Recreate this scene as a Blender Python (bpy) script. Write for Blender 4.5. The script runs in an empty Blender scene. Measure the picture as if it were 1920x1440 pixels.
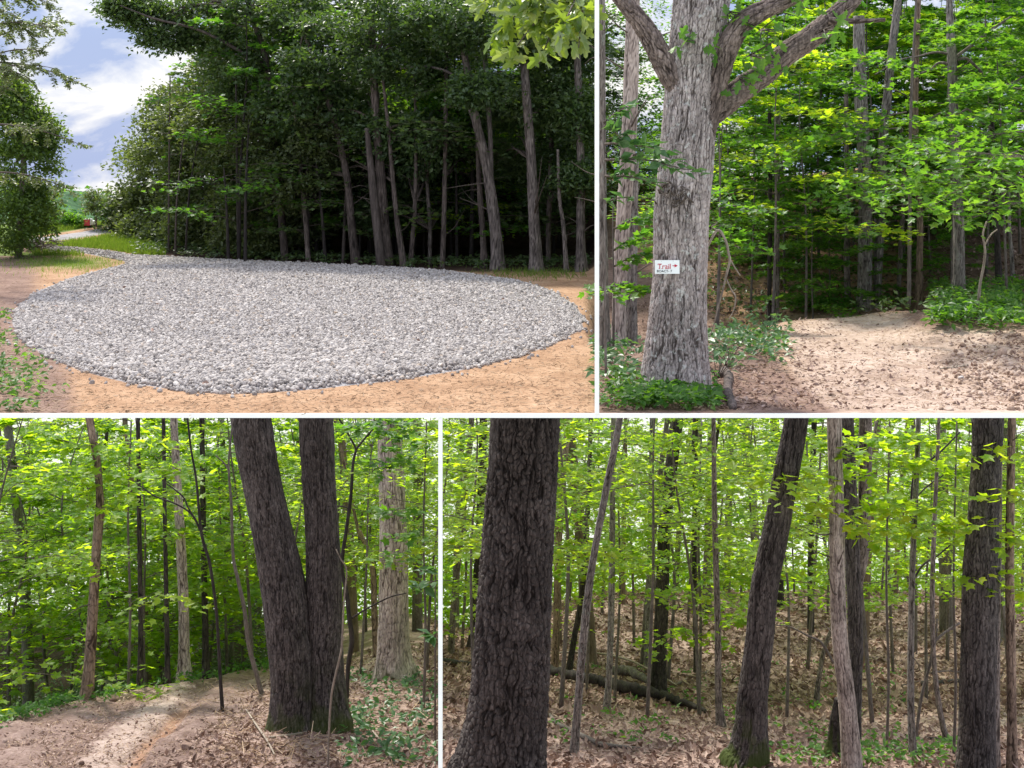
import bpy, math, random
import numpy as np
from mathutils import Vector

# ------------------------------------------------------------------ camera, sky, sun, exposure
SC = bpy.context.scene
COL = SC.collection
F, YH, CZ = 2637.0, 300.0, 0.765          # focal length in 1920-px units, horizon row, camera height above the upper terrace

cam_d = bpy.data.cameras.new('camera')
cam = bpy.data.objects.new('camera', cam_d)
COL.objects.link(cam)
cam.location = (0, 0, CZ)
cam.rotation_euler = (math.radians(90), 0, 0)
cam_d.sensor_width = 36.0
cam_d.lens = 36.0 * F / 1920.0
cam_d.shift_y = (YH - 720.0) / 1920.0
cam_d.clip_start = 0.05
cam_d.clip_end = 2000.0
SC.camera = cam

SUN_EL, SUN_AZ = math.radians(56), math.radians(-28)     # sun high beyond the woods, left of centre
world = bpy.data.worlds.new('World')
SC.world = world
world.use_nodes = True
wn, wl = world.node_tree.nodes, world.node_tree.links
bg = wn['Background']
bg.inputs['Strength'].default_value = 0.092
sky = wn.new('ShaderNodeTexSky')
sky.sky_type = 'NISHITA'
sky.sun_disc = False
sky.sun_elevation = SUN_EL
sky.sun_rotation = SUN_AZ
tc = wn.new('ShaderNodeTexCoord')
sep = wn.new('ShaderNodeSeparateXYZ')
wl.new(tc.outputs['Generated'], sep.inputs[0])
ab = wn.new('ShaderNodeMath'); ab.operation = 'ABSOLUTE'
wl.new(sep.outputs['Z'], ab.inputs[0])
cmb = wn.new('ShaderNodeCombineXYZ')
wl.new(sep.outputs['X'], cmb.inputs['X']); wl.new(sep.outputs['Y'], cmb.inputs['Y']); wl.new(ab.outputs[0], cmb.inputs['Z'])
wl.new(cmb.outputs[0], sky.inputs['Vector'])
mp = wn.new('ShaderNodeMapping'); mp.inputs['Scale'].default_value = (1, 1, 1.7)
wl.new(tc.outputs['Generated'], mp.inputs['Vector'])
cl = wn.new('ShaderNodeTexNoise')
cl.inputs['Scale'].default_value = 15.0; cl.inputs['Detail'].default_value = 7; cl.inputs['Roughness'].default_value = 0.58
cl.inputs['Distortion'].default_value = 0.35
wl.new(mp.outputs[0], cl.inputs['Vector'])
cr = wn.new('ShaderNodeMapRange'); cr.inputs['From Min'].default_value = 0.42; cr.inputs['From Max'].default_value = 0.62
wl.new(cl.outputs['Fac'], cr.inputs['Value'])
mxa = wn.new('ShaderNodeMix'); mxa.data_type = 'RGBA'          # thin cloud colour: lavender blue to white
mxa.inputs['A'].default_value = (4.4, 5.4, 8.4, 1); mxa.inputs['B'].default_value = (11.3, 11.1, 10.8, 1)
wl.new(cr.outputs[0], mxa.inputs['Factor'])
mxb = wn.new('ShaderNodeMix'); mxb.data_type = 'RGBA'
mxb.inputs['Factor'].default_value = 0.9
wl.new(sky.outputs[0], mxb.inputs['A']); wl.new(mxa.outputs['Result'], mxb.inputs['B'])
el = wn.new('ShaderNodeMapRange'); el.inputs['From Min'].default_value = .08; el.inputs['From Max'].default_value = .55
el.inputs['To Min'].default_value = .70; el.inputs['To Max'].default_value = 1.2; el.clamp = True
wl.new(sep.outputs['Z'], el.inputs['Value'])
mxc = wn.new('ShaderNodeMix'); mxc.data_type = 'RGBA'; mxc.blend_type = 'MULTIPLY'; mxc.inputs['Factor'].default_value = 1
wl.new(mxb.outputs['Result'], mxc.inputs['A']); wl.new(el.outputs[0], mxc.inputs['B'])
hz_ = wn.new('ShaderNodeMapRange'); hz_.inputs['From Min'].default_value = -.05; hz_.inputs['From Max'].default_value = -.10
wl.new(sep.outputs['Z'], hz_.inputs['Value'])
mxd = wn.new('ShaderNodeMix'); mxd.data_type = 'RGBA'; mxd.inputs['B'].default_value = (8.2, 8.5, 7.6, 1)
wl.new(hz_.outputs[0], mxd.inputs['Factor']); wl.new(mxc.outputs['Result'], mxd.inputs['A'])
wl.new(mxd.outputs['Result'], bg.inputs['Color'])

sun_d = bpy.data.lights.new('sun', 'SUN')
sun_d.energy = 4.0
sun_d.angle = math.radians(6)
sun_d.color = (1.0, 0.95, 0.86)
sun = bpy.data.objects.new('sun', sun_d)
COL.objects.link(sun)
to_sun = Vector((math.sin(SUN_AZ) * math.cos(SUN_EL), math.cos(SUN_AZ) * math.cos(SUN_EL), math.sin(SUN_EL)))
sun.rotation_euler = to_sun.to_track_quat('Z', 'Y').to_euler()

SC.view_settings.view_transform = 'Standard'
SC.view_settings.look = 'None'
SC.view_settings.exposure = 0.68
SC.view_settings.gamma = 1.0
SC.render.engine = 'CYCLES'
SC.cycles.max_bounces = 7
SC.cycles.diffuse_bounces = 4
SC.cycles.transmission_bounces = 5
SC.cycles.glossy_bounces = 2

# ------------------------------------------------------------------ numpy helpers
def P(px, py, Y):
    return np.array([(px - 960) / F * Y, Y, CZ - (py - YH) / F * Y])

def smooth(a, b, x):
    t = np.clip((x - a) / (b - a), 0, 1)
    return t * t * (3 - 2 * t)

def hash2(ix, iy, seed):
    h = (ix.astype(np.int64) * 374761393 + iy.astype(np.int64) * 668265263 + seed * 1442695041) & 0xFFFFFFFF
    h = ((h ^ (h >> 13)) * 1274126177) & 0xFFFFFFFF
    h = h ^ (h >> 16)
    return (h & 0xFFFF) / 65535.0

def vnoise(x, y, seed=0):
    x = np.asarray(x, float); y = np.asarray(y, float)
    ix, iy = np.floor(x), np.floor(y)
    fx, fy = x - ix, y - iy
    fx = fx * fx * (3 - 2 * fx); fy = fy * fy * (3 - 2 * fy)
    a = hash2(ix, iy, seed); b = hash2(ix + 1, iy, seed); c = hash2(ix, iy + 1, seed); d = hash2(ix + 1, iy + 1, seed)
    return (a * (1 - fx) + b * fx) * (1 - fy) + (c * (1 - fx) + d * fx) * fy

def fbm(x, y, seed=0, oct=4):
    s = 0; a = 0.5; t = 0
    for k in range(oct):
        s = s + a * vnoise(x * 2 ** k, y * 2 ** k, seed + k * 17); t += a; a *= 0.5
    return s / t

def worley(x, y, seed):
    """distance to the nearest cell border (0 in the furrow, ~1 in the middle of a plate) and a value per cell"""
    ix, iy = np.floor(x), np.floor(y)
    d1 = np.full(x.shape, 9.0); d2 = np.full(x.shape, 9.0); cid = np.zeros(x.shape)
    for ox in (-1, 0, 1):
        for oy in (-1, 0, 1):
            cx, cy = ix + ox, iy + oy
            jx = cx + 0.5 + 0.42 * (2 * hash2(cx, cy, seed) - 1)
            jy = cy + 0.5 + 0.42 * (2 * hash2(cx, cy, seed + 7) - 1)
            d = np.hypot(x - jx, y - jy)
            near = d < d1
            d2 = np.where(near, d1, np.minimum(d2, d))
            cid = np.where(near, hash2(cx, cy, seed + 31), cid)
            d1 = np.where(near, d, d1)
    return d2 - d1, cid

def catmull(pts, n):
    pts = np.asarray(pts, float)
    if len(pts) == 2:
        t = np.linspace(0, 1, n)[:, None]
        return pts[0] * (1 - t) + pts[1] * t
    p = np.vstack([2 * pts[0] - pts[1], pts, 2 * pts[-1] - pts[-2]])
    seg = np.linalg.norm(np.diff(pts[:, :3], axis=0), axis=1)
    cum = np.concatenate([[0], np.cumsum(seg)])
    s = np.linspace(0, cum[-1], n)
    i = np.clip(np.searchsorted(cum, s, side='right') - 1, 0, len(pts) - 2)
    t = ((s - cum[i]) / np.maximum(seg[i], 1e-9))[:, None]
    p0, p1, p2, p3 = p[i], p[i + 1], p[i + 2], p[i + 3]
    return 0.5 * (2 * p1 + (p2 - p0) * t + (2 * p0 - 5 * p1 + 4 * p2 - p3) * t ** 2 + (3 * p1 - p0 - 3 * p2 + p3) * t ** 3)

# ------------------------------------------------------------------ objects
def tag(o, label=None, cat=None, group=None, kind=None):
    if label: o['label'] = label
    if cat: o['category'] = cat
    if group: o['group'] = group
    if kind: o['kind'] = kind
    return o

BASES = {}
def thing(name, base, label, cat, group=None):
    o = bpy.data.objects.new(name, None)
    COL.objects.link(o)
    o.location = tuple(float(v) for v in base)
    o.empty_display_size = 0.1
    BASES[o.name] = np.array(base, float)
    return tag(o, label, cat, group)

def mesh_obj(name, V, faces, mat, parent=None, shade=False, attr=None):
    """V (n,3) in world coordinates; faces: a list of (m,k) index arrays"""
    me = bpy.data.meshes.new(name)
    V = np.asarray(V, np.float32)
    if parent is not None:
        V = V - BASES[parent.name].astype(np.float32) if parent.name in BASES else V
    faces = [np.asarray(f, np.int32) for f in faces if len(f)]
    me.vertices.add(len(V)); me.vertices.foreach_set('co', V.ravel())
    nl = sum(f.size for f in faces); nf = sum(len(f) for f in faces)
    me.loops.add(nl); me.polygons.add(nf)
    me.loops.foreach_set('vertex_index', np.concatenate([f.ravel() for f in faces]))
    tot = np.concatenate([np.full(len(f), f.shape[1], np.int32) for f in faces])
    me.polygons.foreach_set('loop_start', np.concatenate([[0], np.cumsum(tot)[:-1]]).astype(np.int32))
    if shade:
        me.polygons.foreach_set('use_smooth', np.ones(nf, bool))
    else:
        me.polygons.foreach_set('use_smooth', np.zeros(nf, bool))
    if attr:
        for k, v in attr.items():
            a = me.attributes.new(k, 'FLOAT', 'POINT')
            a.data.foreach_set('value', np.asarray(v, np.float32))
    me.update(calc_edges=True)
    me.materials.append(mat)
    o = bpy.data.objects.new(name, me)
    COL.objects.link(o)
    if parent is not None:
        o.parent = parent
    return o

def frames(pts):
    t = np.gradient(pts, axis=0)
    t /= np.linalg.norm(t, axis=1)[:, None] + 1e-12
    ref = np.array([0, 1.0, 0]) if abs(t[0][1]) < 0.8 else np.array([1.0, 0, 0])
    a = ref - t * (t @ ref)[:, None]
    a /= np.linalg.norm(a, axis=1)[:, None] + 1e-12
    b = np.cross(t, a)
    return t, a, b

class MB:
    def __init__(s): s.v = []; s.q = []; s.t = []; s.n = 0
    def add(s, V, q=None, t=None):
        V = np.asarray(V, float)
        if q is not None and len(q): s.q.append(np.asarray(q) + s.n)
        if t is not None and len(t): s.t.append(np.asarray(t) + s.n)
        s.v.append(V); s.n += len(V)
    def tube(s, pts, rad, n=6):
        pts = np.asarray(pts, float); m = len(pts)
        rad = np.broadcast_to(np.asarray(rad, float), (m,))
        _, a, b = frames(pts)
        th = np.linspace(0, 2 * np.pi, n, endpoint=False)
        V = pts[:, None, :] + rad[:, None, None] * (np.cos(th)[None, :, None] * a[:, None, :] + np.sin(th)[None, :, None] * b[:, None, :])
        V = np.vstack([V.reshape(-1, 3), pts[:1], pts[-1:]])
        i = np.arange(m - 1)[:, None] * n; j = np.arange(n)[None, :]; j2 = (j + 1) % n
        q = np.stack([i + j, i + j2, i + n + j2, i + n + j], -1).reshape(-1, 4)
        jj = np.arange(n); c0 = m * n; c1 = c0 + 1
        t = np.vstack([np.stack([jj * 0 + c0, (jj + 1) % n, jj], -1), np.stack([jj * 0 + c1, (m - 1) * n + jj, (m - 1) * n + (jj + 1) % n], -1)])
        s.add(V, q, t)
    def box(s, c, d):
        c = np.asarray(c, float); d = np.asarray(d, float) / 2
        V = np.array([[x, y, z] for x in (-1, 1) for y in (-1, 1) for z in (-1, 1)]) * d + c
        s.add(V, [[0, 1, 3, 2], [4, 6, 7, 5], [0, 4, 5, 1], [2, 3, 7, 6], [0, 2, 6, 4], [1, 5, 7, 3]])
    def build(s, name, mat, parent=None, shade=True):
        return mesh_obj(name, np.vstack(s.v), [np.vstack(a) for a in (s.q, s.t) if a], mat, parent, shade)

# ------------------------------------------------------------------ materials
def new_mat(name):
    m = bpy.data.materials.new(name); m.use_nodes = True
    nt = m.node_tree
    return m, nt.nodes, nt.links, nt.nodes['Principled BSDF']

def ramp(n, stops):
    r = n.new('ShaderNodeValToRGB')
    e = r.color_ramp.elements
    e[0].position, e[0].color = stops[0][0], (*stops[0][1], 1)
    e[1].position, e[1].color = stops[-1][0], (*stops[-1][1], 1)
    for p, c in stops[1:-1]:
        k = e.new(p); k.color = (*c, 1)
    return r

def noise(n, l, scale, detail=5, rough=0.6, vec=None, dist=0.0):
    t = n.new('ShaderNodeTexNoise')
    t.inputs['Scale'].default_value = scale; t.inputs['Detail'].default_value = detail
    t.inputs['Roughness'].default_value = rough; t.inputs['Distortion'].default_value = dist
    if vec is not None: l.new(vec, t.inputs['Vector'])
    return t

def leaf_mat(name, cols, trans, tmix=0.5, rough=0.45, spec=0.35):
    """per-leaf colour variation, translucent blade"""
    m, n, l, b = new_mat(name)
    g = n.new('ShaderNodeNewGeometry')
    oi = n.new('ShaderNodeObjectInfo')
    add = n.new('ShaderNodeMath'); add.operation = 'MULTIPLY_ADD'
    l.new(oi.outputs['Random'], add.inputs[0]); add.inputs[1].default_value = 0.30
    mu = n.new('ShaderNodeMath'); mu.operation = 'MULTIPLY'; mu.inputs[1].default_value = 0.70
    l.new(g.outputs['Random Per Island'], mu.inputs[0]); l.new(mu.outputs[0], add.inputs[2])
    k = len(cols) - 1
    r = ramp(n, [(i / k, c) for i, c in enumerate(cols)])
    l.new(add.outputs[0], r.inputs[0])
    l.new(r.outputs[0], b.inputs['Base Color'])
    b.inputs['Roughness'].default_value = rough
    b.inputs['Specular IOR Level'].default_value = spec
    tr = n.new('ShaderNodeBsdfTranslucent')
    k2 = len(trans) - 1
    r2 = ramp(n, [(i / k2, c) for i, c in enumerate(trans)])
    l.new(add.outputs[0], r2.inputs[0]); l.new(r2.outputs[0], tr.inputs['Color'])
    mx = n.new('ShaderNodeMixShader'); mx.inputs[0].default_value = tmix
    l.new(b.outputs[0], mx.inputs[1]); l.new(tr.outputs[0], mx.inputs[2])
    l.new(mx.outputs[0], n['Material Output'].inputs['Surface'])
    return m

LIME = leaf_mat('lime_leaf', [(.07, .16, .014), (.10, .21, .018), (.15, .26, .025)], [(.34, .62, .015), (.54, .78, .02), (.76, .88, .035)], 0.62)
MIDGREEN = leaf_mat('mid_green_leaf', [(.035, .10, .02), (.055, .14, .025), (.08, .17, .03)], [(.10, .32, .02), (.22, .48, .02), (.34, .58, .03)], 0.5)
DARKGREEN = leaf_mat('dark_green_leaf', [(.038, .072, .028), (.062, .105, .036), (.11, .155, .06)], [(.08, .16, .018), (.14, .25, .022), (.24, .38, .035)], 0.38, 0.42, 0.5)
OAKLEAF = leaf_mat('oak_leaf', [(.08, .15, .03), (.14, .21, .05), (.40, .44, .34)], [(.30, .46, .02), (.46, .6, .04), (.6, .66, .10)], 0.42, 0.3, 0.7)
BLUELEAF = leaf_mat('broad_blue_green_leaf', [(.03, .09, .026), (.05, .125, .036), (.09, .175, .06)], [(.08, .24, .03), (.14, .32, .05), (.22, .4, .06)], 0.35, 0.4, 0.5)
BUSHLEAF = leaf_mat('olive_bush_leaf', [(.055, .10, .024), (.085, .145, .033), (.13, .19, .05)], [(.16, .28, .02), (.27, .42, .028), (.4, .54, .04)], 0.42, 0.4, 0.45)
GRASSLEAF = leaf_mat('grass_blade', [(.05, .12, .015), (.09, .18, .02), (.16, .21, .04)], [(.18, .36, .02), (.3, .46, .03), (.4, .48, .06)], 0.4)
LITTERLEAF = leaf_mat('dry_leaf', [(.085, .05, .038), (.245, .16, .125), (.41, .29, .235), (.56, .44, .37)], [(.10, .05, .03), (.2, .12, .08)], 0.15, 0.7, 0.2)
DULLGREEN = leaf_mat('dull_forest_edge_leaf', [(.06, .085, .035), (.095, .125, .045), (.16, .19, .08)], [(.12, .18, .03), (.2, .28, .04), (.3, .38, .06)], 0.4, 0.42, 0.5)

def bark_mat(name, dark, mid, light, lichen=None, zs=1.0, bump=0.5, scale=14, lichen_lo=0.56):
    m, n, l, b = new_mat(name)
    t = n.new('ShaderNodeTexCoord')
    mp = n.new('ShaderNodeMapping'); mp.inputs['Scale'].default_value = (1, 1, 0.16)
    l.new(t.outputs['Object'], mp.inputs['Vector'])
    f = noise(n, l, scale * 2.2, 7, 0.68, mp.outputs[0], 0.4)
    r = ramp(n, [(0.30, dark), (0.5, mid), (0.72, light)])
    l.new(f.outputs['Fac'], r.inputs[0])
    out = r.outputs[0]
    big = noise(n, l, scale * 0.11, 4, 0.6, t.outputs['Object'])
    br = n.new('ShaderNodeMapRange'); br.inputs['From Min'].default_value = .35; br.inputs['From Max'].default_value = .68
    br.inputs['To Min'].default_value = .72; br.inputs['To Max'].default_value = 1.25
    l.new(big.outputs['Fac'], br.inputs['Value'])
    hs = n.new('ShaderNodeMix'); hs.data_type = 'RGBA'; hs.blend_type = 'MULTIPLY'; hs.inputs['Factor'].default_value = 1
    l.new(out, hs.inputs['A']); l.new(br.outputs[0], hs.inputs['B'])
    out = hs.outputs['Result']
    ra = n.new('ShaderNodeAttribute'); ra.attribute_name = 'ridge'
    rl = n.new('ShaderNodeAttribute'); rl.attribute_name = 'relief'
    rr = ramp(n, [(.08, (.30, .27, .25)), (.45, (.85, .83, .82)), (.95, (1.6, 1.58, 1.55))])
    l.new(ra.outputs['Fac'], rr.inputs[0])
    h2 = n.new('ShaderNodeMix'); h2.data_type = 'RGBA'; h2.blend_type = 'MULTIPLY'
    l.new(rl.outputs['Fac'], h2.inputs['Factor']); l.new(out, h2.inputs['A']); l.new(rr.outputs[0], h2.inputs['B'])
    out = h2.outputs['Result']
    if lichen is not None:
        a = noise(n, l, scale * 0.9, 8, 0.72, t.outputs['Object'])
        c = n.new('ShaderNodeMapRange'); c.inputs['From Min'].default_value = lichen_lo; c.inputs['From Max'].default_value = lichen_lo + .1
        l.new(a.outputs['Fac'], c.inputs['Value'])
        mx = n.new('ShaderNodeMix'); mx.data_type = 'RGBA'
        l.new(c.outputs[0], mx.inputs['Factor']); l.new(out, mx.inputs['A']); mx.inputs['B'].default_value = (*lichen, 1)
        out = mx.outputs['Result']
    ma = n.new('ShaderNodeAttribute'); ma.attribute_name = 'moss'
    h3 = n.new('ShaderNodeMix'); h3.data_type = 'RGBA'; h3.inputs['B'].default_value = (.055, .075, .014, 1)
    l.new(ma.outputs['Fac'], h3.inputs['Factor']); l.new(out, h3.inputs['A'])
    out = h3.outputs['Result']
    l.new(out, b.inputs['Base Color'])
    b.inputs['Roughness'].default_value = 0.85
    b.inputs['Specular IOR Level'].default_value = 0.25
    bp = n.new('ShaderNodeBump'); bp.inputs['Strength'].default_value = bump; bp.inputs['Distance'].default_value = 0.02 * zs
    l.new(f.outputs['Fac'], bp.inputs['Height']); l.new(bp.outputs[0], b.inputs['Normal'])
    return m

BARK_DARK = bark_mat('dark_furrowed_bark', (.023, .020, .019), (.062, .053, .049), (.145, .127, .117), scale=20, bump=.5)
BARK_PALE = bark_mat('pale_grey_bark', (.14, .11, .095), (.30, .25, .22), (.46, .40, .35), scale=16)
BARK_OAK = bark_mat('lichened_oak_bark', (.11, .092, .085), (.25, .218, .205), (.40, .36, .345), (.54, .55, .51), scale=44, bump=.5, zs=.5)
BARK_LIMB = bark_mat('brown_limb_bark', (.038, .029, .025), (.11, .085, .075), (.225, .183, .163), (.36, .36, .33), scale=44, bump=.5, zs=.5, lichen_lo=.63)
BARK_BROWN = bark_mat('brown_smooth_bark', (.10, .07, .05), (.19, .135, .10), (.28, .21, .16), scale=20)
BARK_GREY = bark_mat('grey_trunk_bark', (.07, .06, .055), (.17, .15, .135), (.30, .27, .25), (.28, .30, .26), scale=24)
BARK_SMALL = bark_mat('grey_brown_small_bark', (.05, .04, .034), (.14, .115, .10), (.27, .235, .21), scale=40, zs=.4)
BARK_BLACK = bark_mat('near_black_bark', (.015, .012, .011), (.04, .033, .03), (.085, .07, .06), scale=24)
TWIG = bark_mat('twig_bark', (.04, .03, .024), (.10, .08, .065), (.19, .155, .13), scale=60, bump=.1)
DEADWOOD = bark_mat('weathered_dead_wood', (.14, .11, .085), (.29, .24, .19), (.45, .38, .31), scale=50, bump=.3)
MOSS = bark_mat('moss', (.02, .03, .006), (.05, .07, .012), (.09, .11, .02), scale=60)

def plain(name, c, rough=.6, spec=.3, nscale=None, amt=.25):
    m, n, l, b = new_mat(name)
    b.inputs['Base Color'].default_value = (*c, 1); b.inputs['Roughness'].default_value = rough; b.inputs['Specular IOR Level'].default_value = spec
    if nscale:
        t = n.new('ShaderNodeTexCoord')
        f = noise(n, l, nscale, 5, .6, t.outputs['Object'])
        r = ramp(n, [(.3, tuple(v * (1 - amt) for v in c)), (.7, tuple(min(1, v * (1 + amt)) for v in c))])
        l.new(f.outputs['Fac'], r.inputs[0]); l.new(r.outputs[0], b.inputs['Base Color'])
    return m

WHITE = plain('white_paint', (.93, .91, .86), .5, .3, 30, .03)

def ground_mat(name, base_stops, zones, scale, bump, bdist):
    """base colour from noise, then zones: (attribute, stops) blended over it with ragged edges"""
    m, n, l, b = new_mat(name)
    t = n.new('ShaderNodeTexCoord')
    f1 = noise(n, l, scale, 8, .68, t.outputs['Object'])
    f2 = noise(n, l, scale * .13, 5, .6, t.outputs['Object'])
    ad = n.new('ShaderNodeMath'); ad.operation = 'MULTIPLY_ADD'
    l.new(f2.outputs['Fac'], ad.inputs[0]); ad.inputs[1].default_value = .5
    sb = n.new('ShaderNodeMath'); sb.operation = 'MULTIPLY'; sb.inputs[1].default_value = .5
    l.new(f1.outputs['Fac'], sb.inputs[0]); l.new(sb.outputs[0], ad.inputs[2])
    r = ramp(n, base_stops); l.new(ad.outputs[0], r.inputs[0])
    out = r.outputs[0]
    for att, stops in zones:
        a = n.new('ShaderNodeAttribute'); a.attribute_name = att
        f3 = noise(n, l, scale * .5, 6, .7, t.outputs['Object'])
        q = n.new('ShaderNodeMath'); q.operation = 'MULTIPLY_ADD'       # attr*2 + noise - ragged
        l.new(a.outputs['Fac'], q.inputs[0]); q.inputs[1].default_value = 1.6
        l.new(f3.outputs['Fac'], q.inputs[2])
        mr = n.new('ShaderNodeMapRange'); mr.inputs['From Min'].default_value = .85; mr.inputs['From Max'].default_value = 1.3
        l.new(q.outputs[0], mr.inputs['Value'])
        rr = ramp(n, stops); l.new(ad.outputs[0], rr.inputs[0])
        mx = n.new('ShaderNodeMix'); mx.data_type = 'RGBA'
        l.new(mr.outputs[0], mx.inputs['Factor']); l.new(out, mx.inputs['A']); l.new(rr.outputs[0], mx.inputs['B'])
        out = mx.outputs['Result']
    l.new(out, b.inputs['Base Color'])
    b.inputs['Roughness'].default_value = .95; b.inputs['Specular IOR Level'].default_value = .15
    bp = n.new('ShaderNodeBump'); bp.inputs['Strength'].default_value = bump; bp.inputs['Distance'].default_value = bdist
    l.new(f1.outputs['Fac'], bp.inputs['Height']); l.new(bp.outputs[0], b.inputs['Normal'])
    return m

# ------------------------------------------------------------------ terrain of the upper terrace
SLOPE = .075
def onplane(px, py, z=0.0):
    Y = F * (CZ - z) / (py - YH)
    if Y > 11: Y = (CZ + 11 * SLOPE) / ((py - YH) / F + SLOPE)
    return ((px - 960) / F * Y, Y)

GRAVEL = np.array([onplane(*p) for p in [(60, 464), (140, 466), (200, 472), (250, 480), (320, 485), (400, 490), (520, 495), (700, 503), (830, 511),
    (900, 519), (980, 531), (1040, 550), (1080, 575), (1096, 598), (1087, 620), (1040, 645), (970, 670), (880, 692), (760, 711), (600, 729),
    (480, 737), (410, 738), (330, 731), (240, 718), (150, 695), (80, 665), (40, 635), (22, 605), (30, 580), (70, 550), (130, 525), (200, 507),
    (240, 497), (235, 490), (200, 483), (150, 474), (60, 470)]])
ROAD = np.array([onplane(*p) for p in [(40, 448), (110, 440), (160, 432), (190, 427), (225, 424), (240, 430), (190, 441), (130, 450), (85, 454), (40, 455)]])

def poly_sd(poly, x, y):
    """signed distance to a polygon in plan, positive inside"""
    inside = np.zeros(x.shape, bool); d = np.full(x.shape, 1e9)
    n = len(poly)
    for i in range(n):
        x1, y1 = poly[i]; x2, y2 = poly[(i + 1) % n]
        c = ((y1 > y) != (y2 > y)) & (x < (x2 - x1) * (y - y1) / (y2 - y1 + 1e-12) + x1)
        inside ^= c
        dx, dy = x2 - x1, y2 - y1
        t = np.clip(((x - x1) * dx + (y - y1) * dy) / (dx * dx + dy * dy + 1e-12), 0, 1)
        d = np.minimum(d, np.hypot(x - x1 - t * dx, y - y1 - t * dy))
    return np.where(inside, d, -d)

def upper_h(x, Y, fine=True):
    x = np.asarray(x, float); Y = np.asarray(Y, float)
    px = 960 + F * x / Y
    z = np.zeros(np.broadcast(x, Y).shape)
    # left half: level pad, wooded bank added at the back to block sky light, grass crest at far left
    bank = smooth(400, 560, px) * np.maximum(0, Y - 11.6) ** 1.15 * 1.05
    zl = bank + SLOPE * np.maximum(0, Y - 11)
    zl = zl + 0.016 * smooth(0.0, 0.06, poly_sd(GRAVEL, x, Y))
    # right half: trail shelf, gully behind it, hillside beyond
    ye = np.interp(px, [1100, 1330, 1480, 1700, 1950], [5.6, 5.95, 6.65, 7.0, 7.0])
    gully = smooth(1790, 1690, px)
    dip = -0.20 * smooth(0, 0.9, Y - ye) * gully
    rise = np.maximum(0, Y - 7.9) * np.interp(px, [1100, 1500, 1700, 1920], [.16, .165, .19, .12])
    mound = 0.075 * np.exp(-(((px - 1760) / 60) ** 2 + ((Y - 6.35) / .35) ** 2)) + 0.03 * smooth(1680, 1900, px) * smooth(5.2, 6.2, Y)
    bump = (0.03 * (fbm(x * 3, Y * 3, 5) - .5) * 2 + .055 * (fbm((x + .6 * Y) * 7, Y * 3.2, 6) - .5) + .02 * (fbm(x * 22, Y * 16, 7) - .5)) * smooth(1450, 1800, px) * smooth(4.3, 4.6, Y)
    zr = dip + rise + mound + bump
    w = smooth(1095, 1140, px)
    z = z + zl * (1 - w) + zr * w
    if fine:
        z = z + 0.006 * (fbm(x * 9, Y * 9, 3) - .5) * smooth(4.25, 4.5, Y)
    return z

Y_EDGE = 4.25
def back_edge(u):
    px = 960 + F * u
    return 12.9 + .35 * smooth(480, 330, px)

NU, NY = 330, 330
u = np.linspace(-0.50, 0.45, NU)
s = np.linspace(0, 1, NY) ** 1.25
U, S = np.meshgrid(u, s)
YY = Y_EDGE + (back_edge(U) - Y_EDGE) * S
XX = U * YY
ZZ = upper_h(XX, YY)
ZZ[0, :] = 0.0
pxg = 960 + F * U
gsd = poly_sd(GRAVEL, XX, YY)
rsd = poly_sd(ROAD, XX, YY)
w_right = smooth(1095, 1140, pxg)
pyg = YH + F * (CZ - ZZ) / YY
a_gravel = np.maximum(smooth(-.02, .03, gsd), smooth(-.02, .12, rsd)) * (1 - w_right)
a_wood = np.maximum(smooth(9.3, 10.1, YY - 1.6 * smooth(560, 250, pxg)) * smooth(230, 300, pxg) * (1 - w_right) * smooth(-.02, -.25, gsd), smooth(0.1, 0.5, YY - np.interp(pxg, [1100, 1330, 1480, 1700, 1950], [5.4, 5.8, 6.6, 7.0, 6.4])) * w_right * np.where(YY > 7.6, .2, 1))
a_grass = (1 - w_right) * np.maximum.reduce([smooth(10.9, 11.4, YY) * smooth(330, 250, pxg) * smooth(-.02, -.2, np.maximum(gsd, rsd)),
    np.exp(-(((pxg - 130) / 110) ** 2 + ((pyg - 492) / 16) ** 2)) * .5,
    np.exp(-(((pxg + 10) / 50) ** 2 + ((pyg - 720) / 50) ** 2)) * .25,
    .12 * smooth(880, 980, pxg) * np.exp(-((pyg - 516) / 9) ** 2)])
a_litter = np.maximum(w_right * np.maximum(smooth(1460, 1350, pxg - (pyg - 640) * 1.2), smooth(1640, 1760, pxg) * smooth(640, 590, pyg)) * .8,
    (1 - w_right) * smooth(130, 20, pxg - 70 * smooth(520, 760, pyg)) * .6)
a_pale = w_right * np.exp(-((pxg - 1700 - (pyg - 640) * .2) / 240) ** 2) * smooth(560, 620, pyg)
idx = np.arange(NU * NY).reshape(NY, NU)
quad = np.stack([idx[:-1, :-1], idx[:-1, 1:], idx[1:, 1:], idx[1:, :-1]], -1).reshape(-1, 4)
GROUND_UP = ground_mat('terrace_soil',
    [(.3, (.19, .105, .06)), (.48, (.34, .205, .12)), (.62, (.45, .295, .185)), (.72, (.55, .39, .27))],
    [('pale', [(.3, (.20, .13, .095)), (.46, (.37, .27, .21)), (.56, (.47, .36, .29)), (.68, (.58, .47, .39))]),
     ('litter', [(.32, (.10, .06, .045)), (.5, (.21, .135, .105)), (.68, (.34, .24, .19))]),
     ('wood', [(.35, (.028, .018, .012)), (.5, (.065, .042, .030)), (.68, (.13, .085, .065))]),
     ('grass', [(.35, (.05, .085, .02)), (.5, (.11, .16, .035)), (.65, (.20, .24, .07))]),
     ('gravel', [(.35, (.20, .19, .19)), (.65, (.42, .40, .40))])], 38, .6, .02)
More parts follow.
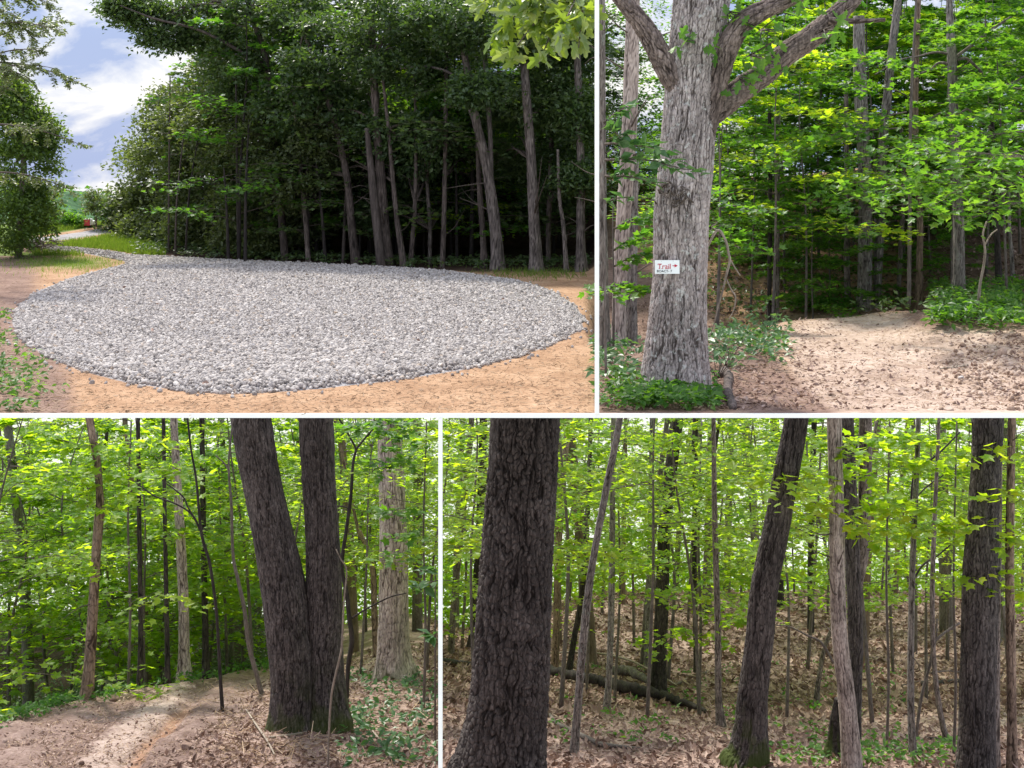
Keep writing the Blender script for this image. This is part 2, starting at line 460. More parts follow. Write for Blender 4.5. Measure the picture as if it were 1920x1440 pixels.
terr = mesh_obj('ground', np.stack([XX, YY, ZZ], -1).reshape(-1, 3), [quad], GROUND_UP, None, True,
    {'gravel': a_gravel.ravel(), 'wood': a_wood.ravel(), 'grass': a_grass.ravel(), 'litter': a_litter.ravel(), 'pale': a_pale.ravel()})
tag(terr, 'bare tan earth of the upper ground round the gravel loop and the trail', 'ground', None, 'structure')

# underside and sides of the terrace
def under(U_, Y_):
    z = upper_h(U_ * Y_, Y_, False)
    return np.minimum(z, 0.35) - 0.0130 - 0.10 * smooth(4.3, 6.5, Y_) - .25 * smooth(6.0, 8.0, Y_)
us = np.linspace(-.50, .45, 60); ss = np.linspace(0, 1, 40)
U2, S2 = np.meshgrid(us, ss)
Y2 = Y_EDGE + (back_edge(U2) - Y_EDGE) * S2
Z2 = under(U2, Y2); Z2[0, :] = -.0129
id2 = np.arange(U2.size).reshape(U2.shape)
q2 = np.stack([id2[:-1, :-1], id2[1:, :-1], id2[1:, 1:], id2[:-1, 1:]], -1).reshape(-1, 4)
ROCK = plain('terrace_underside_earth', (.30, .26, .22), .9, .1, 6)
mesh_obj('terrain_underside', np.stack([U2 * Y2, Y2, Z2], -1).reshape(-1, 3), [q2], ROCK, None, True)['kind'] = 'structure'
# back and side faces that close the terrace
mb = MB()
def strip(top, bot):
    n = len(top)
    i = np.arange(n - 1)
    mb.add(np.vstack([top, bot]), np.stack([i, i + 1, i + 1 + n, i + n], -1))
yb = back_edge(us)
strip(np.stack([us * yb, yb, upper_h(us * yb, yb) - .002], -1), np.stack([us * yb, yb, under(us, yb)], -1))
for uu in (-.50, .45):
    ys = np.linspace(Y_EDGE + .002, back_edge(np.array([uu]))[0], 60)
    strip(np.stack([uu * ys, ys, upper_h(uu * ys, ys) - .002], -1), np.stack([uu * ys, ys, under(np.full(60, uu), ys)], -1))
mb.build('terrain_side', ROCK)['kind'] = 'structure'

# white edge board and white posts (they part the four views)
mb = MB(); mb.box((-.02, Y_EDGE - .004, -.0065), (4.2, .008, .0130))
mb.build('edge_board', WHITE, None, False)
tag(bpy.data.objects['edge_board'], 'long white board along the front edge of the upper ground', 'board')

# ------------------------------------------------------------------ lower valley
def lower_h(x, Y, fine=True):
    x = np.asarray(x, float); Y = np.asarray(Y, float)
    px = 960 + F * x / Y
    z = CZ - (5.862 + .2746 * (Y - 13.5))
    z = np.where(Y < 13.5, CZ - 5.862 + .16 * (13.5 - Y), z)
    # the bank falls away left of the path
    ye = np.interp(px, [-400, 0, 170, 300, 400, 520, 640], [15.5, 17.8, 20.0, 21.6, 23.0, 26.0, 33])
    z = z - 1.7 * smooth(0.0, 3.5, Y - ye) * smooth(640, 470, px) * smooth(37, 27, Y) + .35 * smooth(29, 37, Y) * smooth(640, 470, px)
    z = z + .35 * smooth(620, 760, px) * smooth(860, 780, px) * smooth(16, 24, Y)
    # hollow and rises on the right
    z = z - .45 * np.exp(-(((px - 1330) / 200) ** 2 + ((Y - 21) / 2.5) ** 2))
    z = z + .95 * smooth(24, 34, Y) * smooth(860, 1150, px)
    z = z - np.maximum(0, Y - 38) ** 1.4 * .25
    if fine:
        z = z + .16 * (fbm(x * .5, Y * .5, 11) - .5) + .05 * (fbm(x * 2.5, Y * 2.5, 12) - .5)
    return z

u = np.linspace(-.62, .58, 560)
yv = np.concatenate([np.linspace(2.2, 12.8, 24), 13 + (46 - 13) * np.linspace(0, 1, 340) ** 1.3])
U, YY = np.meshgrid(u, yv)
XX = U * YY
ZZ = lower_h(XX, YY)
pxg = 960 + F * U; pyg = YH + F * (CZ - ZZ) / YY
# dirt path on the left: centre line by distance
pc = np.interp(YY, [9, 13.5, 15, 17, 19.5, 22, 24, 26, 28, 31], [80, 150, 210, 290, 370, 430, 465, 490, 505, 505])
pw = np.interp(YY, [9, 13.5, 16, 19, 22, 26, 31], [210, 190, 150, 105, 75, 45, 35])
pr = np.interp(YY, [9, 13.6, 15, 17, 19.5, 22, 24, 26, 28, 31], [420, 335, 365, 410, 452, 480, 500, 515, 520, 515])
pe = np.interp(pxg, [-400, 0, 170, 300, 400, 520, 640], [15.5, 17.8, 20.0, 21.6, 23.0, 26.0, 33])
a_path = smooth(40, -25, pxg - pr - 40 * (fbm(XX * 1.2, YY * .8, 71) - .5)) * smooth(.3, -.5, YY - pe)
a_rut = np.exp(-((pxg - pr + 95) / 22) ** 2) * .55 * smooth(21, 18, YY)
a_streak = np.exp(-((pxg - pr + 150) / (34 + 22 * smooth(22, 14, YY))) ** 2) * .62 * smooth(30, 24, YY) * smooth(20, -30, pxg - pr)  # pale tan streak along the path, left of the rut
ZZ = ZZ + a_path * (.035 * (fbm(XX * 4.2 - YY * 2.2, YY * 1.1, 72) - .5) - .07 * np.exp(-((pxg - pr + 95) / 20) ** 2) - .06 * np.exp(-((pxg - pr + 230) / 26) ** 2) + .13 * (fbm(XX * 4.5, YY * 2.6, 73) - .5) + .05 * (fbm(XX * 11, YY * 7, 74) - .5))
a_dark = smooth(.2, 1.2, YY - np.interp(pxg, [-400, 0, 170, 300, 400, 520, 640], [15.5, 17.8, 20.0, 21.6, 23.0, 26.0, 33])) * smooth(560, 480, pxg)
idx = np.arange(U.size).reshape(U.shape)
quad = np.stack([idx[:-1, :-1], idx[:-1, 1:], idx[1:, 1:], idx[1:, :-1]], -1).reshape(-1, 4)
GROUND_LOW = ground_mat('leafy_woodland_soil',
    [(.32, (.15, .10, .08)), (.48, (.30, .21, .175)), (.66, (.46, .35, .30))],
    [('path', [(.3, (.085, .053, .043)), (.46, (.19, .128, .106)), (.56, (.27, .192, .163)), (.68, (.38, .285, .245))]),
     ('rut', [(.3, (.20, .105, .065)), (.5, (.32, .185, .12)), (.68, (.42, .27, .19))]),
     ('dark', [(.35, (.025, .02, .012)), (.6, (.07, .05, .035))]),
     ('green', [(.3, (.24, .17, .14)), (.48, (.37, .28, .235)), (.66, (.49, .39, .34))])], 11, .8, .06)  # green zone holds the pale tan streak of the path
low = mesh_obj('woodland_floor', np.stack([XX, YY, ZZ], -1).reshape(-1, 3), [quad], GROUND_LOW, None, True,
    {'path': a_path.ravel(), 'rut': a_rut.ravel(), 'green': a_streak.ravel(), 'dark': a_dark.ravel()})
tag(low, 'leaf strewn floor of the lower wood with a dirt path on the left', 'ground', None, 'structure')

mb = MB(); mb.box((.0603 * Y_EDGE, Y_EDGE - .006, .72), (.0128, .012, 1.44 - .0002)); 
tag(mb.build('white_post', WHITE, None, False), 'thin white post between the gravel loop and the trail oak', 'post')
zb = float(lower_h(np.array([-.0508 * Y_EDGE]), np.array([Y_EDGE]))[0])
mb = MB(); mb.box((-.0508 * Y_EDGE, Y_EDGE - .006, (zb - .0132) / 2), (.0128, .012, -zb - .0132))
tag(mb.build('white_post', WHITE, None, False), 'thin white post between the forked trunk view and the furrowed trunk', 'post')

# distant hills, far left
hx = np.linspace(-1, 1, 90); hy = np.linspace(0, 1, 50)
HX, HY = np.meshgrid(hx, hy)
X = -60 + HX * 60; Yh = 150 + HY * 90
hz = -24 + 19.2 * np.sin(np.pi * np.clip(HY * .9 + .05, 0, 1)) ** .8 * (1 - .30 * HX) * (.75 + .3 * vnoise(HX * 4, HY * 2, 4)) + 2.6 * (fbm(HX * 22, HY * 16, 9) - .5)
i3 = np.arange(HX.size).reshape(HX.shape)
HILL = plain('wooded_hill', (.06, .125, .055), .95, .1, .5, .75)
h = mesh_obj('hills', np.stack([X, Yh, hz], -1).reshape(-1, 3), [np.stack([i3[:-1, :-1], i3[:-1, 1:], i3[1:, 1:], i3[1:, :-1]], -1).reshape(-1, 4)], HILL, None, True)
h['kind'] = 'structure'
HXYZ = np.stack([X, Yh, hz], -1)

# ------------------------------------------------------------------ leaves
def fan(bound, cz):
    b = np.array(bound, float)
    V = np.vstack([[0, .25, cz], np.column_stack([b, np.zeros(len(b))])])
    n = len(b); i = np.arange(n)
    return V, np.stack([i * 0, i + 1, (i + 1) % n + 1], -1)

def polar(seq):
    return [(r * math.cos(math.radians(a)), .35 + r * math.sin(math.radians(a))) for a, r in seq]

T_MAPLE = fan([(0, -.02)] + [(x, y) for x, y in polar([(-38, .46), (-12, .34), (22, .66), (52, .33), (90, .72), (128, .33), (158, .66), (192, .34), (218, .46)])], -.06)
# folded ovate blade: two quads each side of the midrib -> 4 triangles
T_OVATE = (np.array([[0, 0, 0], [.27, .42, .09], [0, .45, 0], [-.27, .42, .09], [0, 1, -.06]], float),
           np.array([[0, 1, 2], [0, 2, 3], [2, 1, 4], [3, 2, 4]]))
T_OAK = (np.array([[0, 0, 0], [.10, .14, .02], [.30, .34, .05], [.14, .42, .02], [.36, .66, .06], [.15, .70, .02], [.14, .92, 0], [0, 1.05, -.05],
                   [-.14, .92, 0], [-.15, .70, .02], [-.36, .66, .06], [-.14, .42, .02], [-.30, .34, .05], [-.10, .14, .02], [0, .5, -.03]], float),
         np.array([[14, i, (i + 1) % 14] for i in range(14)]))
T_CARD = (np.array([[0, 0, 0], [.32, .5, .06], [0, 1, -.04], [-.32, .5, .06]], float), np.array([[0, 1, 2], [0, 2, 3]]))

def unit(v):
    return v / (np.linalg.norm(v, axis=-1, keepdims=True) + 1e-9)

class Leaves:
    def __init__(s): s.p = []; s.d = []; s.n = []; s.s = []
    def add(s, p, d, n, size):
        p = np.asarray(p, float); k = len(p)
        s.p.append(p); s.d.append(np.broadcast_to(d, (k, 3))); s.n.append(np.broadcast_to(n, (k, 3))); s.s.append(np.broadcast_to(size, (k,)))
    def build(s, name, mat, tmpl, parent=None):
        p = np.vstack(s.p); n = unit(np.vstack(s.n)); d = np.vstack(s.d); sz = np.concatenate(s.s)
        d = unit(d - n * np.sum(d * n, 1)[:, None]); x = np.cross(d, n)
        T, Fc = tmpl
        V = p[:, None, :] + sz[:, None, None] * (T[None, :, 0:1] * x[:, None, :] + T[None, :, 1:2] * d[:, None, :] + T[None, :, 2:3] * n[:, None, :])
        fc = (Fc[None] + (np.arange(len(p)) * len(T))[:, None, None]).reshape(-1, 3)
        return mesh_obj(name, V.reshape(-1, 3), [fc], mat, parent)

def axis_of(base, az, length, elev, droop, n=9, wob=0.0, rng=None):
    t = np.linspace(0, 1, n)
    h = np.array([math.cos(az), math.sin(az), 0])
    pts = base + h * (t * length)[:, None] + np.array([0, 0, 1.0]) * (length * (elev * t - droop * t * t))[:, None]
    if wob and rng is not None:
        pts = pts + rng.normal(0, wob * length, pts.shape) * (t * (1 - t) * 4)[:, None] ** .5
    return pts

def spray(rng, lv, tw, base, az, length, elev, droop, nleaf, leaf, width=.45, t0=.2, r0=.006, vj=.014, tilt=.30, ntwig=9, sides=4):
    """one layered branch: a curved axis, side twigs, and leaves held nearly flat along them"""
    ax = axis_of(base, az, length, elev, droop, 9, .012, rng)
    tw.tube(ax, np.linspace(r0, r0 * .25, 9), sides)
    h = np.array([math.cos(az), math.sin(az), 0]); sd = np.array([-math.sin(az), math.cos(az), 0])
    tt = np.linspace(0, 1, 9)
    def at(t): return np.stack([np.interp(t, tt, ax[:, k]) for k in range(3)], -1)
    tws = np.linspace(max(t0, .15), .95, ntwig) + rng.uniform(-.03, .03, ntwig)
    for k, t in enumerate(tws):
        L = length * width * (1 - .55 * abs(t - .45)) * rng.uniform(.6, 1.1)
        sg = 1 if k % 2 else -1
        e = at(np.array([t]))[0]
        dirv = unit(h * .75 + sd * sg * .75 + np.array([0, 0, rng.uniform(-.1, .12)]))
        tw.tube(np.stack([e, e + dirv * L * .5, e + dirv * L + np.array([0, 0, -.08 * L])]), [r0 * .4, r0 * .28, r0 * .12], 3)
        m = max(1, int(nleaf / ntwig))
        q = rng.uniform(.12, 1.05, m)
        p = e + dirv * (L * q)[:, None] + rng.normal(0, .055 * L, (m, 3)) * [1, 1, .3] + np.array([0, 0, 1]) * (rng.normal(0, vj * length, m) - .06 * L * q)[:, None]
        d = dirv + rng.normal(0, .65, (m, 3)) * [1, 1, .35]
        nn = np.array([0, 0, 1.0]) + rng.normal(0, tilt, (m, 3))
        lv.add(p, d, nn, leaf * rng.uniform(.6, 1.15, m))
    m = int(nleaf * .3) + 1
    t = rng.uniform(t0, 1, m)
    lv.add(at(t) + rng.normal(0, .05 * length, (m, 3)) * [1, 1, .5], h + rng.normal(0, .7, (m, 3)) * [1, 1, .3], np.array([0, 0, 1.0]) + rng.normal(0, tilt, (m, 3)), leaf * rng.uniform(.6, 1.1, m))

def understory(seed, H, leaf, nl, leafmat, barkmat, label, cat='tree', tmpl=T_MAPLE, lo=.16, spread=.36, r=.035, nper=110, name='understory_maple', lean=.05, width=.45):
    """a slender forest tree at the origin: trunk with twigs, layered sprays"""
    rng = np.random.default_rng(seed)
    root = thing(name, (0, 0, 0), label, cat)
    a = rng.uniform(0, 6.28)
    tp = np.array([[0, 0, -.15], [math.cos(a) * lean * H * .25, math.sin(a) * lean * H * .25, H * .35], [math.cos(a + .8) * lean * H * .6, math.sin(a + .8) * lean * H * .6, H * .7], [math.cos(a) * lean * H, math.sin(a) * lean * H, H]])
    pts = catmull(tp, 16)
    tr = MB(); tr.tube(pts, r * np.linspace(1.15, .18, 16), 8)
    tr.build('trunk', barkmat, root)
    lv, tw = Leaves(), MB()
    for k in range(nl):
        f = lo + (1 - lo) * (k + rng.uniform(0, .8)) / nl
        b = np.array([np.interp(f * H, pts[:, 2], pts[:, i]) for i in range(3)])
        L = H * spread * (1.05 - .75 * max(0, (f - .45) / .55)) * rng.uniform(.55, 1.15)
        spray(rng, lv, tw, b, k * 2.4 + rng.uniform(-.5, .5), L, rng.uniform(.12, .45), rng.uniform(.12, .4), nper, leaf, width=width, r0=r * .28)
    tw.build('branches', TWIG, root)
    lv.build('crown', leafmat, tmpl, root)
    return root

def dup(root, loc, rz, sc, label=None, group=None, mats=None):
    r = root.copy(); COL.objects.link(r)
    r.location = tuple(float(v) for v in loc); r.rotation_euler = (0, 0, rz); r.scale = (sc, sc, sc)
    if label: r['label'] = label
    if group: r['group'] = group
    for ch in root.children:
        c = ch.copy(); COL.objects.link(c); c.parent = r
        if mats and ch.name.split('.')[0] in mats:
            c.material_slots[0].link = 'OBJECT'; c.material_slots[0].material = mats[ch.name.split('.')[0]]
    return r

class Spread:
    """plants copies of a few prototypes; the prototypes themselves take the first places"""
    def __init__(s, protos): s.protos = protos; s.used = set(); s.k = 0
    def plant(s, loc, rz, sc, label, group, mats=None, which=None):
        i = (s.k if which is None else which) % len(s.protos); s.k += 1
        p = s.protos[i]
        if i in s.used or mats:
            return dup(p, loc, rz, sc, label, group, mats)
        s.used.add(i)
        p.location = tuple(float(v) for v in loc); p.rotation_euler = (0, 0, rz); p.scale = (sc,) * 3
        p['label'] = label; p['group'] = group
        return p
    def finish(s):
        for i, p in enumerate(s.protos):
            if i not in s.used:
                for c in list(p.children): bpy.data.objects.remove(c)
                bpy.data.objects.remove(p)

def hit(px, py, hf, y0, y1):
    ys = np.linspace(y0, y1, 3000)
    z = hf(((px - 960) / F) * ys, ys)
    ray = CZ - (py - YH) / F * ys
    k = np.argmax(ray <= z)
    Y = ys[k] if (ray <= z).any() else y1
    return np.array([(px - 960) / F * Y, Y, float(hf(np.array([(px - 960) / F * Y]), np.array([Y]))[0])])
def hit_low(px, py): return hit(px, py, lower_h, 11.0, 44.0)
def hit_up(px, py): return hit(px, py, upper_h, 4.26, 17.0)

# ------------------------------------------------------------------ trunks with real bark relief
def bark_trunk(name, pts, rad, mat, parent, cw=.05, ch=.13, depth=.012, rows=None, nth=120, flare=0.0, flare_h=.3, lobes=5, seed=1, furrow=.32, strips=0.0, sl0=0.0, moss=0.0):
    pts = np.asarray(pts, float); rad = np.asarray(rad, float)
    L = np.sum(np.linalg.norm(np.diff(pts, axis=0), axis=1))
    rows = rows or int(np.clip(L / (2 * np.pi * rad.mean() / nth * 1.25), 40, 620))
    c = catmull(np.column_stack([pts, rad]), rows)
    ctr, R = c[:, :3], np.maximum(c[:, 3], 1e-4)
    t, a, b = frames(ctr)
    # a consistent frame: a points away from the camera, so the seam is at the back
    th = np.linspace(0, 2 * np.pi, nth, endpoint=False)
    sl = np.concatenate([[0], np.cumsum(np.linalg.norm(np.diff(ctr, axis=0), axis=1))])
    TH, SL = np.meshgrid(th, sl)
    RR = R[:, None] * np.ones_like(TH)
    k = np.exp(-np.maximum(0, SL - sl0) / flare_h) if flare else 0 * SL
    rng = np.random.default_rng(seed)
    ph = rng.uniform(0, 6.28, 3)
    RR = RR * (1 + flare * k * (1 + .38 * np.cos(lobes * TH + ph[0]) + .22 * np.cos((lobes + 3) * TH + ph[1])))
    RR = RR * (1 + .05 * (fbm(TH * 1.3 + 3, SL / (R.mean() * 3.5), seed + 50, 3) - .5) * 2)
    R0 = R.mean()
    uu = TH * R0 / cw
    vv = SL / ch
    wu = uu + .65 * (fbm(uu * .45, vv * 1.2, seed + 3, 3) - .5) * 2
    wv = vv + .25 * (fbm(uu * .8, vv * .6, seed + 4, 2) - .5) * 2
    n1 = np.abs(fbm(wu * .95, wv * .40, seed + 11, 3) - .5)                 # long branching furrows
    n2 = np.abs(fbm(wu * 1.7 + 9, wv * 1.0, seed + 12, 3) - .5)             # finer ones between
    e, cid = worley(wu * 1.05, wv * 1.6, seed)                               # cross cracks that break ridges into plates
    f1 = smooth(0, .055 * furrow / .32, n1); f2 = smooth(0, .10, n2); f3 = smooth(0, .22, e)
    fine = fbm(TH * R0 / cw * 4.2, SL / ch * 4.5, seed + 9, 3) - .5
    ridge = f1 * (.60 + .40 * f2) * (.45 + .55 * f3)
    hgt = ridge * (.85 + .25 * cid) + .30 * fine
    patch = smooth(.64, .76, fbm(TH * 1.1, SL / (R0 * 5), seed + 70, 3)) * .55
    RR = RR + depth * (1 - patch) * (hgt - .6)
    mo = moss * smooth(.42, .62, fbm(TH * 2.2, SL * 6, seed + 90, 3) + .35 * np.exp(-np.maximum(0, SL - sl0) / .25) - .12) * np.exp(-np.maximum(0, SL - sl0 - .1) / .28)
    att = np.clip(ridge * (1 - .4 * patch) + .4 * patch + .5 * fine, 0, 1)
    V = ctr[:, None, :] + RR[..., None] * (np.cos(TH)[..., None] * a[:, None, :] + np.sin(TH)[..., None] * b[:, None, :])
    m, n = rows, nth
    i = np.arange(m - 1)[:, None] * n; j = np.arange(n)[None, :]; j2 = (j + 1) % n
    q = np.stack([i + j, i + j2, i + n + j2, i + n + j], -1).reshape(-1, 4)
    V = np.vstack([V.reshape(-1, 3), ctr[-1:]])
    jj = np.arange(n)
    tri = np.stack([jj * 0 + m * n, (m - 1) * n + jj, (m - 1) * n + (jj + 1) % n], -1)
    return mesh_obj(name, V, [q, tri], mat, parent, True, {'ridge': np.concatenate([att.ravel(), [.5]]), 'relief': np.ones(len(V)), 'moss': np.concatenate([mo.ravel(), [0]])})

def pix_line(seq, Y, zsink=0.0, dy=0.0):
    """(px, py, width px) at distance Y, base first -> centre line and radii in metres; dy tilts the line in depth"""
    pts = np.array([P(p[0], p[1], Y + dy * i) for i, p in enumerate(seq)])
    rad = np.array([p[2] / 2 / F * (Y + dy * i) for i, p in enumerate(seq)])
    if zsink: pts = np.vstack([pts[0] - [0, 0, zsink], pts]); rad = np.concatenate([rad[:1] * 1.02, rad])
    return pts, rad


def dead_twigs(parent, pts, rad, seed, n=6, f0=.2, f1=.95, L=6.0, mat=None):
    """short bare side twigs and stubs along a trunk"""
    rng = np.random.default_rng(seed)
    c = catmull(np.column_stack([pts, rad]), 60)
    for _ in range(n):
        i = int(rng.uniform(f0, f1) * 59); p = c[i, :3]; r = c[i, 3]
        az = rng.uniform(0, 6.28); l_ = r * L * rng.uniform(.4, 1.8)
        d = np.array([math.cos(az), math.sin(az) * .7, rng.uniform(-.1, .7)])
        q = [p, p + d * (r + l_ * .4), p + d * (r + l_) + [0, 0, rng.normal(0, .25) * l_]]
        m_ = MB(); m_.tube(catmull(np.array(q), 7), np.linspace(r * .16, r * .04, 7), 5); m_.build('twig', mat or TWIG, parent)

# ================================================================== LOWER WOOD: the big trunks
def extend(seq, to=520):
    (x0, y0, w0), (x1, y1, w1) = seq[-2], seq[-1]
    k = (to - y1) / (y1 - y0)
    return list(seq) + [(x1 + (x1 - x0) * k * .7, to, w1 * .9)]

def low_tree(name, label, seq, mat, Y=None, group=None, up=True, parts=(), **kw):
    base = seq[0]
    b = hit_low(base[0], base[1])
    Y = Y or b[1]
    root = thing(name, P(base[0], base[1], Y), label, 'tree', group)
    pts, rad = pix_line(extend(seq) if up else seq, Y, .25)
    bark_trunk('trunk', pts, rad, mat, root, sl0=.25, **kw)
    if rad.mean() < .14 and up: dead_twigs(root, pts, rad, int(base[0]), 7)
    return root, Y

# the forked dark tree beside the path
Yf = hit_low(575, 1372)[1]
fork = thing('forked_tree', P(575, 1375, Yf), 'massive dark tree forking into two trunks just above the ground beside the dirt path', 'tree')
pts, rad = pix_line(extend([(548, 1378, 84), (548, 1330, 80), (549, 1270, 82), (541, 1180, 84), (531, 1100, 82), (511, 1000, 74), (490, 900, 70), (470, 780, 74)]), Yf, .25)
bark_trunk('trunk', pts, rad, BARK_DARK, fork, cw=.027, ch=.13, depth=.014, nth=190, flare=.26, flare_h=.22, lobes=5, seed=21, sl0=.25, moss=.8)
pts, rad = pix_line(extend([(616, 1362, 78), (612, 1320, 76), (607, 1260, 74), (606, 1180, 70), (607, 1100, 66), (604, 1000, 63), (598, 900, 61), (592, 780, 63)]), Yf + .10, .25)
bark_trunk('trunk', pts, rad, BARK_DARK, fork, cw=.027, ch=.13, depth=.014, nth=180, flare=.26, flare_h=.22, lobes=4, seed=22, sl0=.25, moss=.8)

# right panel
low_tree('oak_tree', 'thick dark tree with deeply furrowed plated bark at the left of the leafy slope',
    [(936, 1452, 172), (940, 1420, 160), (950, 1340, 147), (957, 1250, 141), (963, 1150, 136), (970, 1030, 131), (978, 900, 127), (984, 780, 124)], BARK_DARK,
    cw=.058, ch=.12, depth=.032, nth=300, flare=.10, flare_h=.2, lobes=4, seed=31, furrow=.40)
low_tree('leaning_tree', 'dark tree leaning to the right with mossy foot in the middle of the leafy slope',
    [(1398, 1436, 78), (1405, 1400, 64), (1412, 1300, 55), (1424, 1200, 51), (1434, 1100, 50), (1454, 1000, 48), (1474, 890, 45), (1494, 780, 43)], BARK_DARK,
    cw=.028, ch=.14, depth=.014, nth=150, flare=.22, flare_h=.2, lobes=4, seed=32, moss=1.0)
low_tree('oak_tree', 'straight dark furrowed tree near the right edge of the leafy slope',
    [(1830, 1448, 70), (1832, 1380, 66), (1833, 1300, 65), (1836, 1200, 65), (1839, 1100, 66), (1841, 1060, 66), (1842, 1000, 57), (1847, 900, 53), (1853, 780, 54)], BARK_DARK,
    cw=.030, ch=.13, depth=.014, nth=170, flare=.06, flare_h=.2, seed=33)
low_tree('pale_tree', 'pale brown slim tree standing in front of a darker twin trunk',
    [(1598, 1440, 36), (1592, 1360, 33), (1584, 1280, 31), (1574, 1190, 29), (1570, 1080, 28), (1568, 940, 27), (1564, 780, 26)], BARK_PALE,
    cw=.02, ch=.16, depth=.006, nth=90, flare=.15, flare_h=.2, seed=34)
low_tree('twin_tree', 'dark twin trunked tree half hidden behind the pale brown slim tree',
    [(1600, 1395, 30), (1602, 1300, 27), (1604, 1200, 27), (1600, 1080, 27), (1594, 940, 26), (1588, 780, 24)], BARK_DARK, cw=.03, ch=.15, depth=.011, nth=90, seed=35)
pts, rad = pix_line(extend([(1604, 1110, 20), (1616, 1040, 24), (1621, 940, 24), (1623, 780, 24)]), hit_low(1600, 1395)[1] + .05)
bark_trunk('limb', pts, rad, BARK_SMALL, [o for o in bpy.data.objects if o.name.startswith('twin_tree')][0], cw=.02, ch=.14, depth=.006, nth=60, seed=36)
stump, _ = low_tree('broken_stump', 'short mossy dark stump against the foot of the pale brown slim tree',
    [(1566, 1420, 42), (1567, 1390, 30), (1569, 1350, 24), (1572, 1310, 14)], BARK_BLACK, up=False, cw=.03, ch=.1, depth=.012, nth=60, flare=.2, flare_h=.15, seed=37, moss=1.0)
stump['category'] = 'stump'
